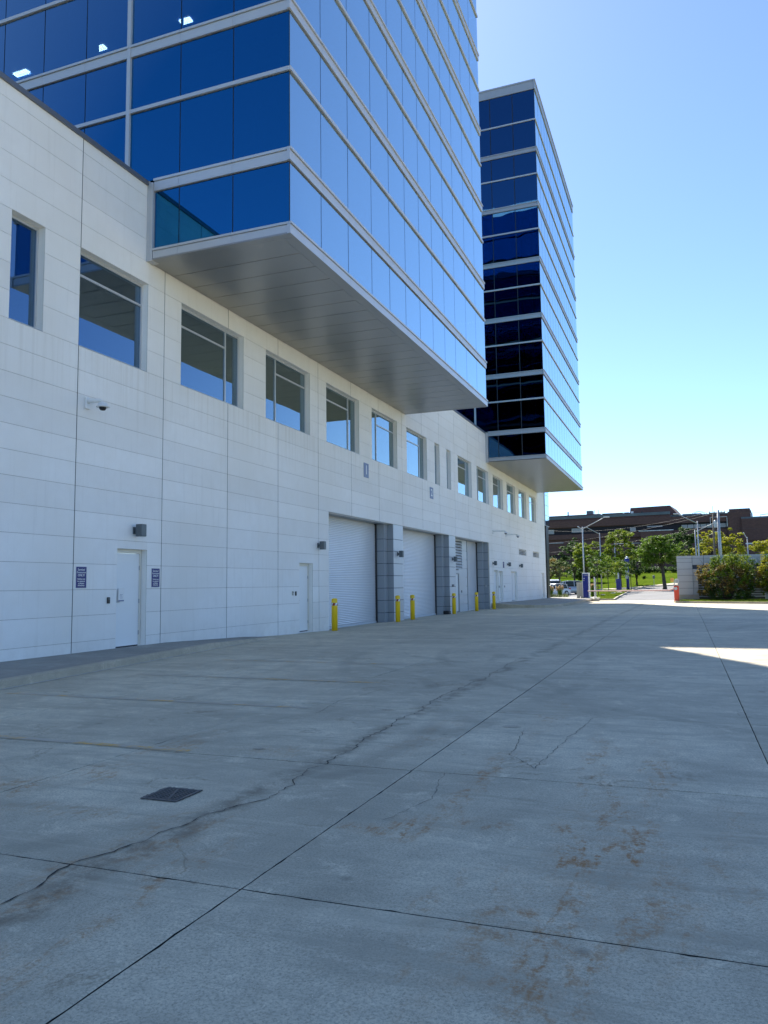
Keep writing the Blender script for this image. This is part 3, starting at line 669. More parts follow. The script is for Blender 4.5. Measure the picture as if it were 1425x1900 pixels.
# back panel with louvre and door between columns 2 and 3
for a, b in zip(ROWS, ROWS[1:]):
    for (ya, yb) in ((46.0, 48.0), (49.22, 50.2), (50.2, 51.22)):
        if a > 2.3:
            if ya < 48.5: ya2, yb2 = (46.0, 47.4)
            elif ya < 50: ya2, yb2 = (50.12, 50.65) if False else (50.14, 51.22)
            else: continue
            MB().box(DP-.12, DP-.02, ya2, yb2, a+.01, b-.01).build('back_panel', MAT['palepanel'], pod)
        else: MB().box(DP-.12, DP-.02, ya+.006, yb-.006, a+.01, b-.01).build('back_panel', MAT['palepanel'], pod)
lv = MB().box(DP-.11, DP-.10, 47.4, 50.14, 2.3, LZ).build('louvre', MAT['black'], pod)
MB().box(DP-.1, DP-.015, 47.4, 50.13, 2.30, 2.48).box(DP-.1, DP-.015, 50.03, 50.13, 2.48, LZ-.12).box(DP-.1, DP-.015, 47.4, 50.13, LZ-.12, LZ-.004).build('louvre_frame', MAT['palepanel'], lv)
for k in range(10):
    zc = 2.56+k*.182
    m = MB().quad((DP-.10, 47.42, zc+.12), (DP+.0, 47.42, zc), (DP+.0, 50.02, zc), (DP-.10, 50.02, zc+.12)).quad((DP-.10, 50.02, zc+.10), (DP, 50.02, zc-.02), (DP, 47.42, zc-.02), (DP-.10, 47.42, zc+.10)).quad((DP, 47.42, zc-.02), (DP, 50.02, zc-.02), (DP, 50.02, zc), (DP, 47.42, zc))
    m.build('slat', MAT['palepanel'], lv)
dd = MB().box(DP-.11, DP-.07, 48.05, 49.1, -.15, 2.22).build('door', MAT['door'], pod)
MB().box(DP-.10, DP+.0, 49.1, 49.2, -.2, 2.3).box(DP-.10, DP+.0, 48.0, 49.1, 2.22, 2.3).build('door_frame', MAT['greypanel'], dd)
MB().box(DP-.3, DP-.10, 27.7, 55, LZ-.003, LZ+.3).build('shutter_head', MAT['greypanel'], pod)
# glazed corner sliver and dark post beyond the wall's end
MB().box(-6, .06, 79.06, 81.5, Z(5.75), Z(11.0)).build('corner_glazing', MAT['palepanel'], pod)
for k in range(5): MB().box(-.02, .075, 79.12, 81.4, Z(5.8+k*1.04), Z(6.78+k*1.04)).build('corner_pane', MAT['glass'], pod)
MB().box(-5, .10, 79.1, 80.6, -.1, Z(5.74)).build('dark_end_return', MAT['black'], pod)

# ------------------------------------------------------------------ office towers
def tower(y0, y1, xr, name, label, zs, ncol_side, widths_side, xl, fh, top, near_cols, lamps):
    T = root(name, ((xl+xr)/2, (y0+y1)/2, Z(8.66)), label, 'office tower')
    # levels (relative to eye): list of (glass z0,z1), bands (z0,z1,type)
    b0 = 8.66; sp0 = zs
    glassrows = [(b0+.31, sp0)]; bands = [(b0, b0+.30, 'f')]
    z = sp0
    while z < top-3.0:
        bands.append((z, z+.35, 's')); glassrows.append((z+.35, z+2.40))
        bands.append((z+2.40, z+2.52, 'm'))
        nz = z+fh
        if nz > top-3.0: glassrows.append((z+2.52, top-.75)); break
        glassrows.append((z+2.52, nz)); z = nz
    bands.append((top-.75, top, 'p'))
    ysd = [y0]; 
    for wd in widths_side: ysd.append(ysd[-1]+wd)
    k_ = (y1-y0)/(ysd[-1]-y0); ysd = [y0+(v-y0)*k_ for v in ysd]
    xn = near_cols
    rr = random.Random(int(y0))
    # panes: shared meshes per size
    cache = {}
    def pane(ax, a, b, c, d, fixed, par):
        key = (ax, round(b-a, 3), round(d-c, 3))
        if key not in cache:
            g_ = .015 if y0 < 30 else .028; h, v = (b-a)/2-g_, (d-c)/2-g_
            m = MB().box(-.012, .0, -h, h, -v, v) if ax == 'y' else MB().box(-h, h, 0, .012, -v, v)
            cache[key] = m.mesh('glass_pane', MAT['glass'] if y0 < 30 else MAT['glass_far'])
        cen = Vector((fixed, (a+b)/2, (c+d)/2)) if ax == 'y' else Vector(((a+b)/2, fixed, (c+d)/2))
        o = link('glass_pane', cache[key], par, cen-ORG[par.name])
        o.rotation_euler = (rr.gauss(0, .0006), 0, rr.gauss(0, .0006)) if ax == 'x' else (0, rr.gauss(0, .0006), rr.gauss(0, .0006))
        return o
    hidden_x = -0.42
    for (c, d) in glassrows:
        c2, d2 = Z(c), Z(d)
        for a, b in zip(ysd, ysd[1:]): pane('y', a, b, c2, d2, xr, T)
        for a, b in zip(xn[1:], xn):
            if d2 < Z(10.85) and b < 0.9: continue
            a_ = a
            if d2 < Z(10.85): a_ = max(a, 0.2)
            pane('x', a_, b, c2, d2, y0, T)
    # back / left faces coarse, plain strips
    for (c, d) in glassrows:
        if Z(c) < Z(10.5): MB().box(0.02, xr-.03, y1-.02, y1-.0, Z(c), Z(d)).build('rear_glazing', MAT['glass'], T)
        else: MB().box(xl+.05, xr-.03, y1-.02, y1-.0, Z(c), Z(d)).build('rear_glazing', MAT['glass'], T); MB().box(xl, xl+.02, y0+.03, y1-.03, Z(c), Z(d)).build('rear_glazing', MAT['glass'], T)
    # gasket behind pane joints
    gk = MB()
    for v in ysd[1:-1]: gk.box(xr-.06, xr-.012-.004, v-.03, v+.03, Z(b0)+.3, Z(top)-.7)
    for v in xn[1:-1]: gk.box(v-.03, v+.03, y0+.016, y0+.06, Z(b0)+.3 if v > .2 else Z(10.3), Z(top)-.7)
    gk.box(xr-.07, xr-.004, y0+.004, y0+.07, Z(b0)+.3, Z(top)-.7)
    gk.build('gasket_frame', MAT['alu_dark'], T)
    # bands
    sm = {}
    def seg(kind, h, L, ax):
        key = (kind, round(h, 3), round(L, 3), ax)
        if key in sm: return sm[key]
        m = MB(); e = .004
        def bx(p, z0_, z1_):
            if ax == 'y': m.box(-.03, p, -L/2+e, L/2-e, z0_, z1_)
            else: m.box(-L/2+e, L/2-e, -p, .03, z0_, z1_)
        if kind == 's': bx(.05, .02, h-.075); bx(.035, h-.072, h-.066); bx(.085, h-.064, h)
        elif kind == 'f': bx(.06, 0, h-.07); bx(.045, h-.067, h-.06); bx(.09, h-.058, h)
        else: bx(.05, .02, h-.12); bx(.09, h-.115, h)
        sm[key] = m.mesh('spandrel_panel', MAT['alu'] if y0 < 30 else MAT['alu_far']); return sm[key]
    for (c, d, kd) in bands:
        h = d-c
        if kd == 'm':
            MB().box(xr-.03, xr+.055, y0-.05, y1, Z(c)+.01, Z(d)-.01).box(xn[-1] if Z(c) > Z(10.8) else .2, xr-.03, y0-.055, y0+.03, Z(c)+.01, Z(d)-.01).build('mid_rail', MAT['alu'], T)
            continue
        for a, b in zip(ysd, ysd[1:]):
            a_ = a-(.09 if a == y0 else 0)
            link('spandrel_panel', seg(kd, h, b-a_, 'y'), T, Vector((xr, (a_+b)/2, Z(c)))-ORG[T.name])
        for a, b in zip(xn[1:], xn):
            a_, b_ = a, b-(.032 if b == xr else 0)
            if Z(c) < Z(10.8):
                if b_ < .25 : continue
                a_ = max(a_, .2)
            link('spandrel_panel', seg(kd, h, b_-a_, 'x'), T, Vector(((a_+b_)/2, y0, Z(c)))-ORG[T.name])
    # end channel at the podium wall and alu fin one bay further in
    MB().box(.0+.004, .085, y0-.07, y0+.2, Z(b0)-.02, Z(10.86)).box(.10, .195, y0-.085, y0+.2, Z(b0)-.02, Z(10.80)).build('end_channel', MAT['alu'], T)
    MB().box(-.76, -.64, y0-.07, y0-.0, Z(10.3), Z(top)-.7).build('vertical_fin', MAT['alu'], T)
    # soffit: ring + panels
    sf = MB().box(.2, xr-.03, y0+.02, y1-.02, Z(b0)+.05, Z(b0)+.12).build('soffit_backing', MAT['soffit_gap'], T)
    sp = .92 if y0 < 30 else .46; gp_ = .024 if y0 < 30 else .03
    MB().box(.004, xr+.05, y0-.06, y0+.16, Z(b0)-.002, Z(b0)+.04).box(xr-.26, xr+.05, y0+.168, y1-.16, Z(b0)-.002, Z(b0)+.04).box(.004, xr+.05, y1-.152, y1+.04, Z(b0)-.002, Z(b0)+.04).build('soffit_border', MAT['soffit'], T)
    v = y0+.168; 
    while v < y1-.17:
        e_ = min(v+sp, y1-.16)
        MB().box(.004, xr-.268, v, e_-gp_, Z(b0), Z(b0)+.04).build('soffit_panel', MAT['soffit'], T); v += sp
    # roof and core and floor slabs
    MB().box(xl, xr-.05, y0+.05, y1-.05, Z(top)-.5, Z(top)-.3).build('roof', MAT['roofmetal'], T)
    MB().box(xl-.02, xl+.1, y0, y1, Z(top)-.75, Z(top)).box(xl, xr, y1-.1, y1+.02, Z(top)-.75, Z(top)).build('rear_parapet', MAT['alu'], T)
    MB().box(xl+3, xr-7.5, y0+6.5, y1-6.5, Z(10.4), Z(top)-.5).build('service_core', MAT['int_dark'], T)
    zf = [c for (c, d, kd) in bands if kd == 's']
    for c in zf:
        MB().box(xl+.1, xr-.10, y0+.10, y1-.10, Z(c)+.06, Z(c)+.30).build('floor_slab', MAT['int_floor'], T)
        MB().box(xl+.2, xr-.25, y0+.25, y1-.25, Z(c)-.40, Z(c)-.36).build('office_ceiling', MAT['int_ceiling'], T)
    for (x, y, zz, L) in lamps:
        MB().box(x-L/2, x+L/2, y-.10, y+.10, zz-.05, zz-.0).build('ceiling_light', MAT['lamp'], T)
    # interior blinds / columns for depth
    for v in (y0+.9, y0+7.0, y0+13.5):
        for x in (xr-1.1, xr-7.7): MB().box(x-.3, x+.3, v, v+.6, Z(10.3), Z(top)-.5).build('interior_column', MAT['int_ceiling'], T)
    return T
ceil3 = Z(10.55+4.03*2-.40)
T1 = tower(16.5, 37.0, 4.26, 'office_tower', 'blue glass office tower projecting over the nearest dock doors with metal soffit', 10.55, 12, [1.78, 1.8, 1.82]+[1.58]*6+[1.8]*3, -16.0, 4.03, 36.35,
      [4.26, 2.62, .98, -.70, -2.24, -3.80, -5.35, -6.9, -8.5, -10.1, -11.8, -13.9, -16.0], [(-8.1, 19.72, ceil3, .6), (-4.74, 19.73, ceil3, .6), (-1.21, 19.74, ceil3, .4)])
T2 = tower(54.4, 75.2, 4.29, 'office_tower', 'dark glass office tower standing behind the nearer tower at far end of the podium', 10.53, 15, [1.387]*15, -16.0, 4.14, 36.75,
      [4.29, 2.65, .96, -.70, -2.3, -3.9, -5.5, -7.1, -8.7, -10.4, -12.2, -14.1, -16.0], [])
# linear lamp behind the second window
MB().box(-4.5, -3.0, 18.85, 19.0, Z(8.1), Z(8.16)).build('ceiling_light', MAT['lamp'], pod)

# ------------------------------------------------------------------ wall mounted things
def wall_lamp(y, z, label, x=0.0):
    t = root('wall_lamp', (x, y, z), label, 'wall light', 'box lamps along the white wall')
    MB().box(x+.001, x+.03, y-.07, y+.07, z-.09, z+.09).build('back_plate', MAT['lampgrey'], t)
    MB().tube([(x+.03, y, z), (x+.12, y, z)], .045, 8).build('neck', MAT['lampgrey'], t)
    MB().bbox(x+.11, x+.30, y-.10, y+.10, z-.155, z+.155, .012).build('housing', MAT['lampgrey'], t)
    MB().box(x+.13, x+.28, y-.08, y+.08, z-.163, z-.157).build('lens', MAT['white'], t)
for y, z, lb in ((16.15, 3.05, 'dark grey box lamp above the nearest white door'), (26.78, 3.12, 'dark grey box lamp beside the first dock opening, above the second door'), (35.6, 3.08, 'dark grey box lamp on the first dock column between shutters 1 and 2'),
             (45.15, 3.08, 'dark grey box lamp on the second dock column beside the louvre'), (55.75, 3.06, 'dark grey box lamp just past the last shutter, left of the small blue sign'), (60.65, 3.07, 'dark grey box lamp just right of the small blue door sign'), (65.5, 3.05, 'dark grey box lamp under the far wall louvre, furthest right')):
    wall_lamp(y, z, lb)
def camera_arm(y, z, label, long=0.42):
    t = root('security_camera', (0, y, z), label, 'security camera', 'dome cameras on the white wall')
    MB().bbox(.001, .06, y-.07, y+.07, z-.14, z+.14, .012).build('wall_plate', MAT['white'], t)
    MB().tube([(.05, y, z+.04), (.12, y, z+.05), (long, y, z+.03), (long+.06, y, z-.01)], [.06, .055, .045, .045], 10).build('arm', MAT['white'], t, True)
    MB().lathe(long+.06, y, [(.05, z-.02), (.11, z-.05), (.12, z-.11), (.155, z-.125), (.155, z-.135), (.09, z-.137)], 18).build('hood', MAT['white'], t, True)
    MB().lathe(long+.06, y, [(.085, z-.137), (.08, z-.17), (.055, z-.205), (.01, z-.215)], 16).build('dome', MAT['black'], t, True)
camera_arm(14.35, 5.95, 'white dome camera on a wall arm left of the second window, nearest the viewer')
camera_arm(55.95, 5.35, 'left one of the two small dome cameras on the far wall', .9)
camera_arm(60.4, 5.35, 'right one of the two small dome cameras on the far wall', .9)
def reader(x, y, z, label, mat='black'):
    t = root('card_reader', (x, y, z), label, 'card reader')
    MB().bbox(x+.001, x+.03, y-.045, y+.045, z-.075, z+.075, .006).build('case', MAT[mat], t)
    MB().box(x+.0305, x+.034, y-.03, y+.03, z+.02, z+.05).build('sensor', MAT['lampgrey'], t)
for x, y, z, lb, mt in ((0, 15.22, 1.31, 'black card reader left of the nearest door', 'black'), (0, 24.93, 1.33, 'black card reader left of the second door', 'black'), (0, 24.70, 1.34, 'pale switch box beside the black reader at the second door', 'beige'),
        (-.004, 45.05, 1.5, 'left black button box on the second dock column', 'black'), (-.004, 45.35, 1.5, 'right black button box on the second dock column', 'black'), (DP-.02, 49.75, 1.1, 'black intercom box right of the recessed door', 'black'),
        (0, 57.57, 1.35, 'small black reader between the paired far doors', 'black'), (0, 59.5, 1.35, 'small black reader right of the paired far doors', 'black')):
    reader(x, y, z, lb, mt)
# service signs
def service_sign(y0, label):
    t = root('service_sign', (0, y0, 1.6), label, 'sign', 'blue service signs flanking the nearest door')
    MB().bbox(.001, .012, y0-.013, y0+.343, 1.605, 2.115, .004).build('plate', MAT['white'], t)
    MB().box(.0122, .0145, y0, y0+.33, 1.618, 2.102).build('face', MAT['navy'], t)
    R_ = (math.pi/2, 0, math.pi/2)
    yc = y0+.165
    for s_, z, sz in (('Service/', 2.035, .072), ('Contractors', 1.972, .058), ('ONLY!', 1.905, .075), ('Vehicles must', 1.820, .044), ('be registered', 1.770, .044), ('at Shipping', 1.720, .044), ('& Receiving', 1.672, .044)):
        text(t, s_, sz, MAT['white'], (.0158, yc, z), R_, .0012, bold=.0008)
service_sign(14.13, 'blue service contractors sign left of the nearest door'); service_sign(16.84, 'blue service contractors sign right of the nearest door')
def number_sign(y0, y1, ch, label):
    t = root('number_sign', (0, y0, 6.3), label, 'sign', 'dock number signs above the shutters')
    MB().bbox(.001, .02, y0, y1, 6.34, 6.98, .004).build('plate', MAT['slate'], t)
    text(t, ch, .56, MAT['white'], (.0225, (y0+y1)/2, 6.66), (math.pi/2, 0, math.pi/2), .002, bold=.008, name='numeral')
number_sign(31.4, 31.95, '1', 'slate blue plate with white 1 above first shutter'); number_sign(40.95, 41.55, '2', 'slate blue plate with white 2 above second shutter')
t = root('door_sign', (0, 59.2, 3), 'small dark blue sign between two box lamps above the far paired doors', 'sign')
MB().bbox(.001, .02, 59.12, 59.52, 2.78, 3.24, .004).build('plate', MAT['navy'], t)
text(t, 'Service', .09, MAT['white'], (.0225, 59.32, 3.1), (math.pi/2, 0, math.pi/2), .001)
t = root('standpipe_plate', (-.2, 54.39, 1.3), 'round connection fitting on pale plate on the concrete dock jamb', 'fitting')
MB().box(-.31, -.07, 54.37, 54.398, 1.2, 1.62).build('plate', MAT['beige'], t)
m = MB(); m.tube([(-.19, 54.37, 1.42), (-.19, 54.32, 1.42)], .075, 14); m.build('ring', MAT['steel'], t)
t = root('wheel_stop', (.1, 43.9, -.1), 'low black block lying at foot of the second dock column', 'block')
MB().bbox(-.30, .05, 44.1, 44.5, g(0, 44)-.01, g(0, 44)+.2, .03).build('block', MAT['black'], t)

# ------------------------------------------------------------------ bollards
def bollard(x, y, label):
    z = g(x, y); h = 1.21; R_ = .112
    t = root('bollard', (x, y, z), label, 'bollard', 'yellow bollards along the dock')
    MB().lathe(x, y, [(R_, z-.05), (R_, z+h-.06), (R_*.93, z+h-.03), (R_*.7, z+h-.008), (R_*.2, z+h)], 24).build('sleeve', MAT['yellow'], t, True)
    b = MB().lathe(x, y, [(R_+.002, z+h-.27), (R_+.002, z+h-.17)], 24).build('reflective_band', MAT['white'], t, True)
    m = MB(); n = 24; rr_ = R_+.008
    for k0 in range(0, 24, 6):
        for q in range(3):
            A = lambda a, zz: (x+rr_*math.cos(a), y+rr_*math.sin(a), zz)
            a0 = 2*math.pi*(k0+q)/n; a1 = 2*math.pi*(k0+q+1)/n; s0 = 0
            zb, zt_ = z+h-.268, z+h-.172
            sh = .7
            i0 = len(m.v)
            m.quad(A(a0-.35, zb), A(a1-.35, zb), A(a1, zt_), A(a0, zt_))
    m.build('red_chevrons', MAT['red'], t)
for x, y, lb in ((.85, 26.4, 'tall yellow bollard before the left jamb of dock 1, nearest the viewer'), (.67, 33.7, 'yellow bollard at the first dock column, left of the close pair'), (.47, 36.35, 'yellow bollard at the left edge of shutter 2, right of the close pair'),
                 (.30, 44.3, 'yellow bollard at foot of the second dock column by the louvre'), (.40, 49.2, 'yellow bollard before the narrow third shutter'), (.75, 52.6, 'yellow bollard at the corner of the far raised walkway')):
    bollard(x, y, lb)

# ------------------------------------------------------------------ far ground: road, islands, lawn path
def strip(name, rows, mat, zoff, label, cat='road', kind='structure', parent=None):
    m = MB()
    for (ya, a0, a1), (yb, b0, b1) in zip(rows, rows[1:]):
        n = max(1, int((yb-ya)/2))
        for k in range(n):
            s0, s1 = k/n, (k+1)/n; L = lambda a, b, s_: a+(b-a)*s_
            y0, y1 = L(ya, yb, s0), L(ya, yb, s1)
            m.quad((L(a0, b0, s0), y0, hill(y0)+zoff), (L(a1, b1, s0), y0, hill(y0)+zoff), (L(a1, b1, s1), y1, hill(y1)+zoff), (L(a0, b0, s1), y1, hill(y1)+zoff))
    return tag(m.build(name, mat), label, cat, kind=kind)
strip('apron', [(66.2, -2, 40), (70, -2, 12.6), (77, -2, 12.6)], MAT['yard'], 0.0, 'pale concrete apron where the yard meets the access road')
strip('road', [(77, 6.7, 12.6), (95, 6.4, 12.7), (104, 6.4, 14), (110, 6.6, 20), (114, 6.9, 60), (121, 7.6, 60), (126, 13, 60), (128, 30, 60)], MAT['road'], 0.012, 'light grey access road running past the barrier and bending right')
strip('parking_lot', [(77, -20, 4.6), (86, -20, 2.6), (88, -20, 2.2), (104, -20, 2.0)], MAT['road'], 0.008, 'sunlit parking lot beyond the building corner')
strip('footpath', [(112, 1.0, 5.4), (116, 2, 6.4), (120, 5.0, 7.2), (122, 6.4, 9), (127, 8.6, 12.5), (131, 11, 16), (134, 14, 30), (136, 20, 40)], MAT['kerb'], 0.03, 'pale footpath along the lower edge of the lawn', 'path')
m = MB()
kl = [(6.7, 77)]+[(6.45, 84), (6.4, 95), (6.4, 104), (6.6, 110), (6.9, 114), (7.6, 121), (13, 126)]
def kerb_line(m, pts, wd=.16, h=.15):
    for a, b in zip(pts, pts[1:]):
        d = Vector((b[0]-a[0], b[1]-a[1])).normalized(); nx, ny = -d.y*wd, d.x*wd
        za, zb = hill(a[1]), hill(b[1])
        A, B = (a[0], a[1], za+h), (b[0], b[1], zb+h); A2, B2 = (a[0]+nx, a[1]+ny, za+h), (b[0]+nx, b[1]+ny, zb+h)
        m.quad(A, B, B2, A2); m.quad((a[0], a[1], za-.1), (b[0], b[1], zb-.1), B, A); m.quad((a[0]+nx, a[1]+ny, za-.1), A2, B2, (b[0]+nx, b[1]+ny, zb-.1))
kerb_line(m, [(4.9, 77.0), (6.7, 77)]); kerb_line(m, kl)
tag(m.build('road_kerb', MAT['kerb']), 'pale concrete kerb on the left side of the access road', 'kerb', kind='structure')
strip('planted_island', [(77.1, 5.0, 6.55), (84, 4.6, 6.3), (95, 3.0, 6.25), (104, 2.6, 6.25), (111, 2.4, 6.4)], MAT['grass'], 0.12, 'grassy island with young trees left of the access road', 'island')
# right island: kerb, grass
m = MB(); ke = [(12.3, 70.5), (12.05, 68.3), (12.2, 67.0), (12.8, 66.4), (18.5, 63.2), (24, 60.4), (34, 55)]
def kl2(m, pts, h=.16, wd=.17, z0=-.15):
    for a, b in zip(pts, pts[1:]):
        d = Vector((b[0]-a[0], b[1]-a[1])).normalized(); nx, ny = -d.y*wd, d.x*wd
        m.quad((*a, z0+h), (*b, z0+h), (b[0]+nx, b[1]+ny, z0+h), (a[0]+nx, a[1]+ny, z0+h)); m.quad((*a, z0-.1), (*b, z0-.1), (*b, z0+h), (*a, z0+h))
kl2(m, ke)
tag(m.build('island_kerb', MAT['kerb']), 'curved pale kerb in front of the grey enclosure and bushes', 'kerb', kind='structure')
m = MB(); pts = [(p[0]+.1, p[1]+.12) for p in ke[1:]]
for a, b in zip(pts, pts[1:]): m.quad((*a, -.02), (*b, -.02), (b[0], 80, -.02), (a[0], 80, -.02))
tag(m.build('island_lawn', MAT['grass']), 'narrow mown grass verge between kerb and the grey enclosure', 'lawn', kind='structure')

# ------------------------------------------------------------------ enclosure
E = root('equipment_enclosure', (16, 72, 0), 'low grey panel-clad equipment enclosure with open louvred bays behind the bushes', 'enclosure')
EZ = 3.72
MB().box(12.42, 13.58, 71.06, 76, .3, EZ-.06).box(13.6, 13.98, 71.16, 76, .3, 3.0).box(13.6, 30, 71.12, 72, 2.98, EZ-.06).build('core', MAT['darkjoint'], E)
MB().box(12.40, 14.03, 71.05, 76, -.15, .42).build('plinth', MAT['concrete_col'], E)
MB().box(14.0, 30, 76, 76.2, -.15, 2.98).build('rear_wall', MAT['int_dark'], E)
rowsE = [.42, .98, 1.52, 2.07, 2.60, 3.17]
for a, b in zip(rowsE, rowsE[1:]):
    MB().box(12.38, 13.60, 71.0, 71.05, a+.012, b-.012).box(12.38, 12.42, 71.05, 76, a+.012, b-.012).build('cladding_panel', MAT['encl'], E)
    if b < 2.98: MB().box(13.62, 14.0, 71.1, 71.15, a+.012, b-.012).build('cladding_panel', MAT['encl'], E)
for x0, x1 in ((12.38, 13.6), (13.62, 14.5), (14.52, 15.7), (15.72, 17.6), (17.62, 19.5), (19.52, 22), (22.02, 26)):
    MB().box(x0, x1-.01, 71.0 if x0 < 13.5 else 71.06, 71.12, 3.50, EZ).build('cladding_panel', MAT['encl'], E)
    if x0 > 13.5: MB().box(x0, x1-.01, 71.06, 71.12, 2.94, 3.48).build('cladding_panel', MAT['encl'], E)
    else: MB().box(x0, x1-.01, 71.0, 71.05, 3.18, 3.48).build('cladding_panel', MAT['encl'], E)
for x in (16.9, 19.2, 21.5): MB().box(x-.12, x+.12, 71.3, 71.5, -.15, 2.98).build('post', MAT['encl'], E)
for k in range(14):
    MB().box(14.03, 26, 71.55, 71.6, .22+k*.2, .32+k*.2).build('slat', MAT['encl'], E)

# ------------------------------------------------------------------ barrier, kiosk etc.
t = root('barrier_machine', (12.28, 67.5, 0), 'bright orange barrier cabinet with grey hub beside the grey enclosure', 'barrier')
MB().bbox(12.10, 12.48, 67.6, 68.0, -.02, 1.22, .02).build('cabinet', MAT['orange'], t)
MB().tube([(12.24, 67.60, 1.0), (12.24, 67.50, 1.0)], .13, 14).build('hub', MAT['steel'], t)
MB().box(12.1, 12.18, 67.7, 67.9, 1.22, 1.72).build('signal_post', MAT['steel'], t)
MB().bbox(11.86, 12.12, 67.65, 67.9, 1.55, 1.85, .02).build('signal_flag', MAT['amber'], t)
MB().bbox(12.22, 12.46, 67.65, 67.9, 1.42, 1.78, .015).build('camera_head', MAT['white'], t)
MB().box(12.27, 12.31, 67.64, 67.65, 1.48, 1.72).box(12.36, 12.40, 67.64, 67.65, 1.48, 1.72).build('lens_slot', MAT['black'], t)
m = MB(); n = 8
arm = MB().tube([(12.1, 67.5, .98), (11.7, 67.8, .86), (4.7, 73.0, .80)], [.07, .06, .05], 8).build('boom_arm', plain('faded_red_boom', (0.62, 0.42, 0.41), .6), t)
t = root('boom_rest_post', (4.95, 74, 0), 'slim white post that carries the tip of the boom arm', 'post')
MB().box(5.14, 5.24, 73.96, 74.06, -.1, 2.07).build('post', MAT['white'], t)
MB().box(5.25, 5.33, 73.98, 74.1, .3, 1.95).build('back_rail', MAT['steel'], t)
MB().lathe(5.22, 74.02, [(.32, -.14), (.3, .05), (.2, .12)], 14).build('footing', MAT['kerb'], t)
t = root('parking_kiosk', (4.05, 77, 0), 'tall blue parking kiosk in a white surround on a concrete pad', 'kiosk')
MB().bbox(3.74, 4.42, 77.0, 77.45, .1, 2.5, .02).build('surround', MAT['white'], t)
MB().box(3.80, 4.30, 76.97, 76.998, .14, 2.38).build('face', MAT['bluekiosk'], t)
MB().bbox(3.62, 4.56, 76.8, 77.7, -.14, .10, .04).build('pad', MAT['concrete_col'], t)
text(t, 'Parking', .12, MAT['white'], (4.07, 76.965, 2.24), (math.pi/2, 0, 0), .001)
for z, w_ in ((1.92, .09), (1.74, .05)): MB().box(3.88, 3.88+w_, 76.955, 76.97, z, z+.08).build('button', MAT['white'], t)
t = root('utility_cabinet', (3.4, 77.6, 0), 'beige utility cabinet on two concrete feet left of the blue kiosk', 'cabinet')
MB().bbox(3.12, 3.72, 77.5, 77.9, .22, 1.58, .02).build('body', MAT['beige'], t)
m = MB(); m.lathe(3.24, 77.7, [(.26, -.1), (.22, .06), (.12, .22)], 12); m.lathe(3.62, 77.75, [(.2, -.1), (.18, .06), (.1, .22)], 12); m.build('foot', MAT['concrete_col'], t)
MB().box(3.40, 3.41, 77.495, 77.499, .3, 1.5).build('door_seam', MAT['black'], t)
# blue help points
t = root('help_point', (5.9, 108, .4), 'tall blue emergency help post with a lamp on top by the road', 'help post')
z0 = hill(108)
MB().tube([(5.9, 108, z0-.1), (5.9, 108, z0+4.0)], .2, 14).build('column', MAT['bluekiosk'], t, True)
MB().lathe(5.9, 108, [(.3, z0+3.6), (.3, z0+4.2), (.22, z0+4.25)], 14).build('head', MAT['bluekiosk'], t, True)
MB().lathe(5.9, 108, [(.18, z0+4.25), (.16, z0+4.45), (.05, z0+4.55)], 12).build('beacon', MAT['white'], t, True)
MB().box(5.62, 6.02, 107.6, 107.8, z0+1.6, z0+3.2).build('grey_panel', MAT['steel'], t)
t = root('ticket_post', (5.33, 100, .2), 'short blue ticket post standing among young trees on the island', 'ticket post')
z0 = hill(100)
MB().bbox(5.05, 5.62, 99.8, 100.2, z0+.3, z0+1.75, .05).build('box', MAT['bluekiosk'], t)
MB().tube([(5.33, 100, z0-.1), (5.33, 100, z0+.3)], .3, 10).build('base', MAT['white'], t)
MB().tube([(5.33, 100, z0+1.75), (5.33, 100, z0+2.5)], .1, 8).build('mast', MAT['steel'], t)
t = root('road_sign', (8.3, 118, .6), 'small dark sign on a thin post standing at the edge of the lawn', 'sign')
z0 = hill(121); MB().tube([(8.7, 121, z0-.1), (8.7, 121, z0+1.6)], .03, 6).build('post', MAT['steel'], t); MB().lathe(8.7, 121, [(.06, z0+1.2), (.17, z0+1.3), (.17, z0+1.65), (.06, z0+1.75)], 8).build('plate', MAT['lampgrey'], t)

# lamp posts
def lamp_post(x, y, top, arms, label, base=None, r_=.075):
    z0 = hill(y) if base is None else base
    t = root('street_lamp', (x, y, z0), label, 'street lamp', 'street lamps around the access road')
    MB().tube([(x, y, z0-.2), (x, y, z0+.02)], .3, 10).build('footing', MAT['concrete_col'], t)
    MB().tube([(x, y, z0), (x, y, top)], [r_*1.35, r_*.8], 8).build('pole', MAT['steel'], t, True)
    for (dx, dz, z) in arms:
        ax, az = dx*.72, dz*.82
        MB().tube([(x, y, z), (x+ax, y, z+az), (x+dx*.82, y, z+dz*.95)], [.06, .05, .045], 6).build('arm', MAT['steel'], t, True)
        MB().bbox(min(x+dx*.8, x+dx*1.03), max(x+dx*.8, x+dx*1.03), y-.14, y+.14, z+dz*.93, z+dz*.93+.10, .02).build('lamp_head', MAT['palepanel'], t)
lamp_post(2.65, 88, 7.7, [(2.85, 1.25, 7.45), (-.5, .30, 7.4)], 'street lamp behind the blue kiosk with a long arm rising to the right')
lamp_post(1.85, 115, 8.6, [(-2.1, 1.1, 8.4)], 'street lamp among the trees with its arm rising to the left')
lamp_post(2.25, 135, 8.8, [(-.9, .35, 8.5)], 'thin distant street lamp seen through the tall lime-green tree')
lamp_post(14.6, 97, 8.5, [(-2.5, 1.25, 8.2)], 'street lamp rising behind the left end of the grey enclosure, arm to the left')
lamp_post(14.5, 112, 8.4, [(2.7, 1.1, 8.1)], 'street lamp rising behind the grey enclosure, arm to the right')
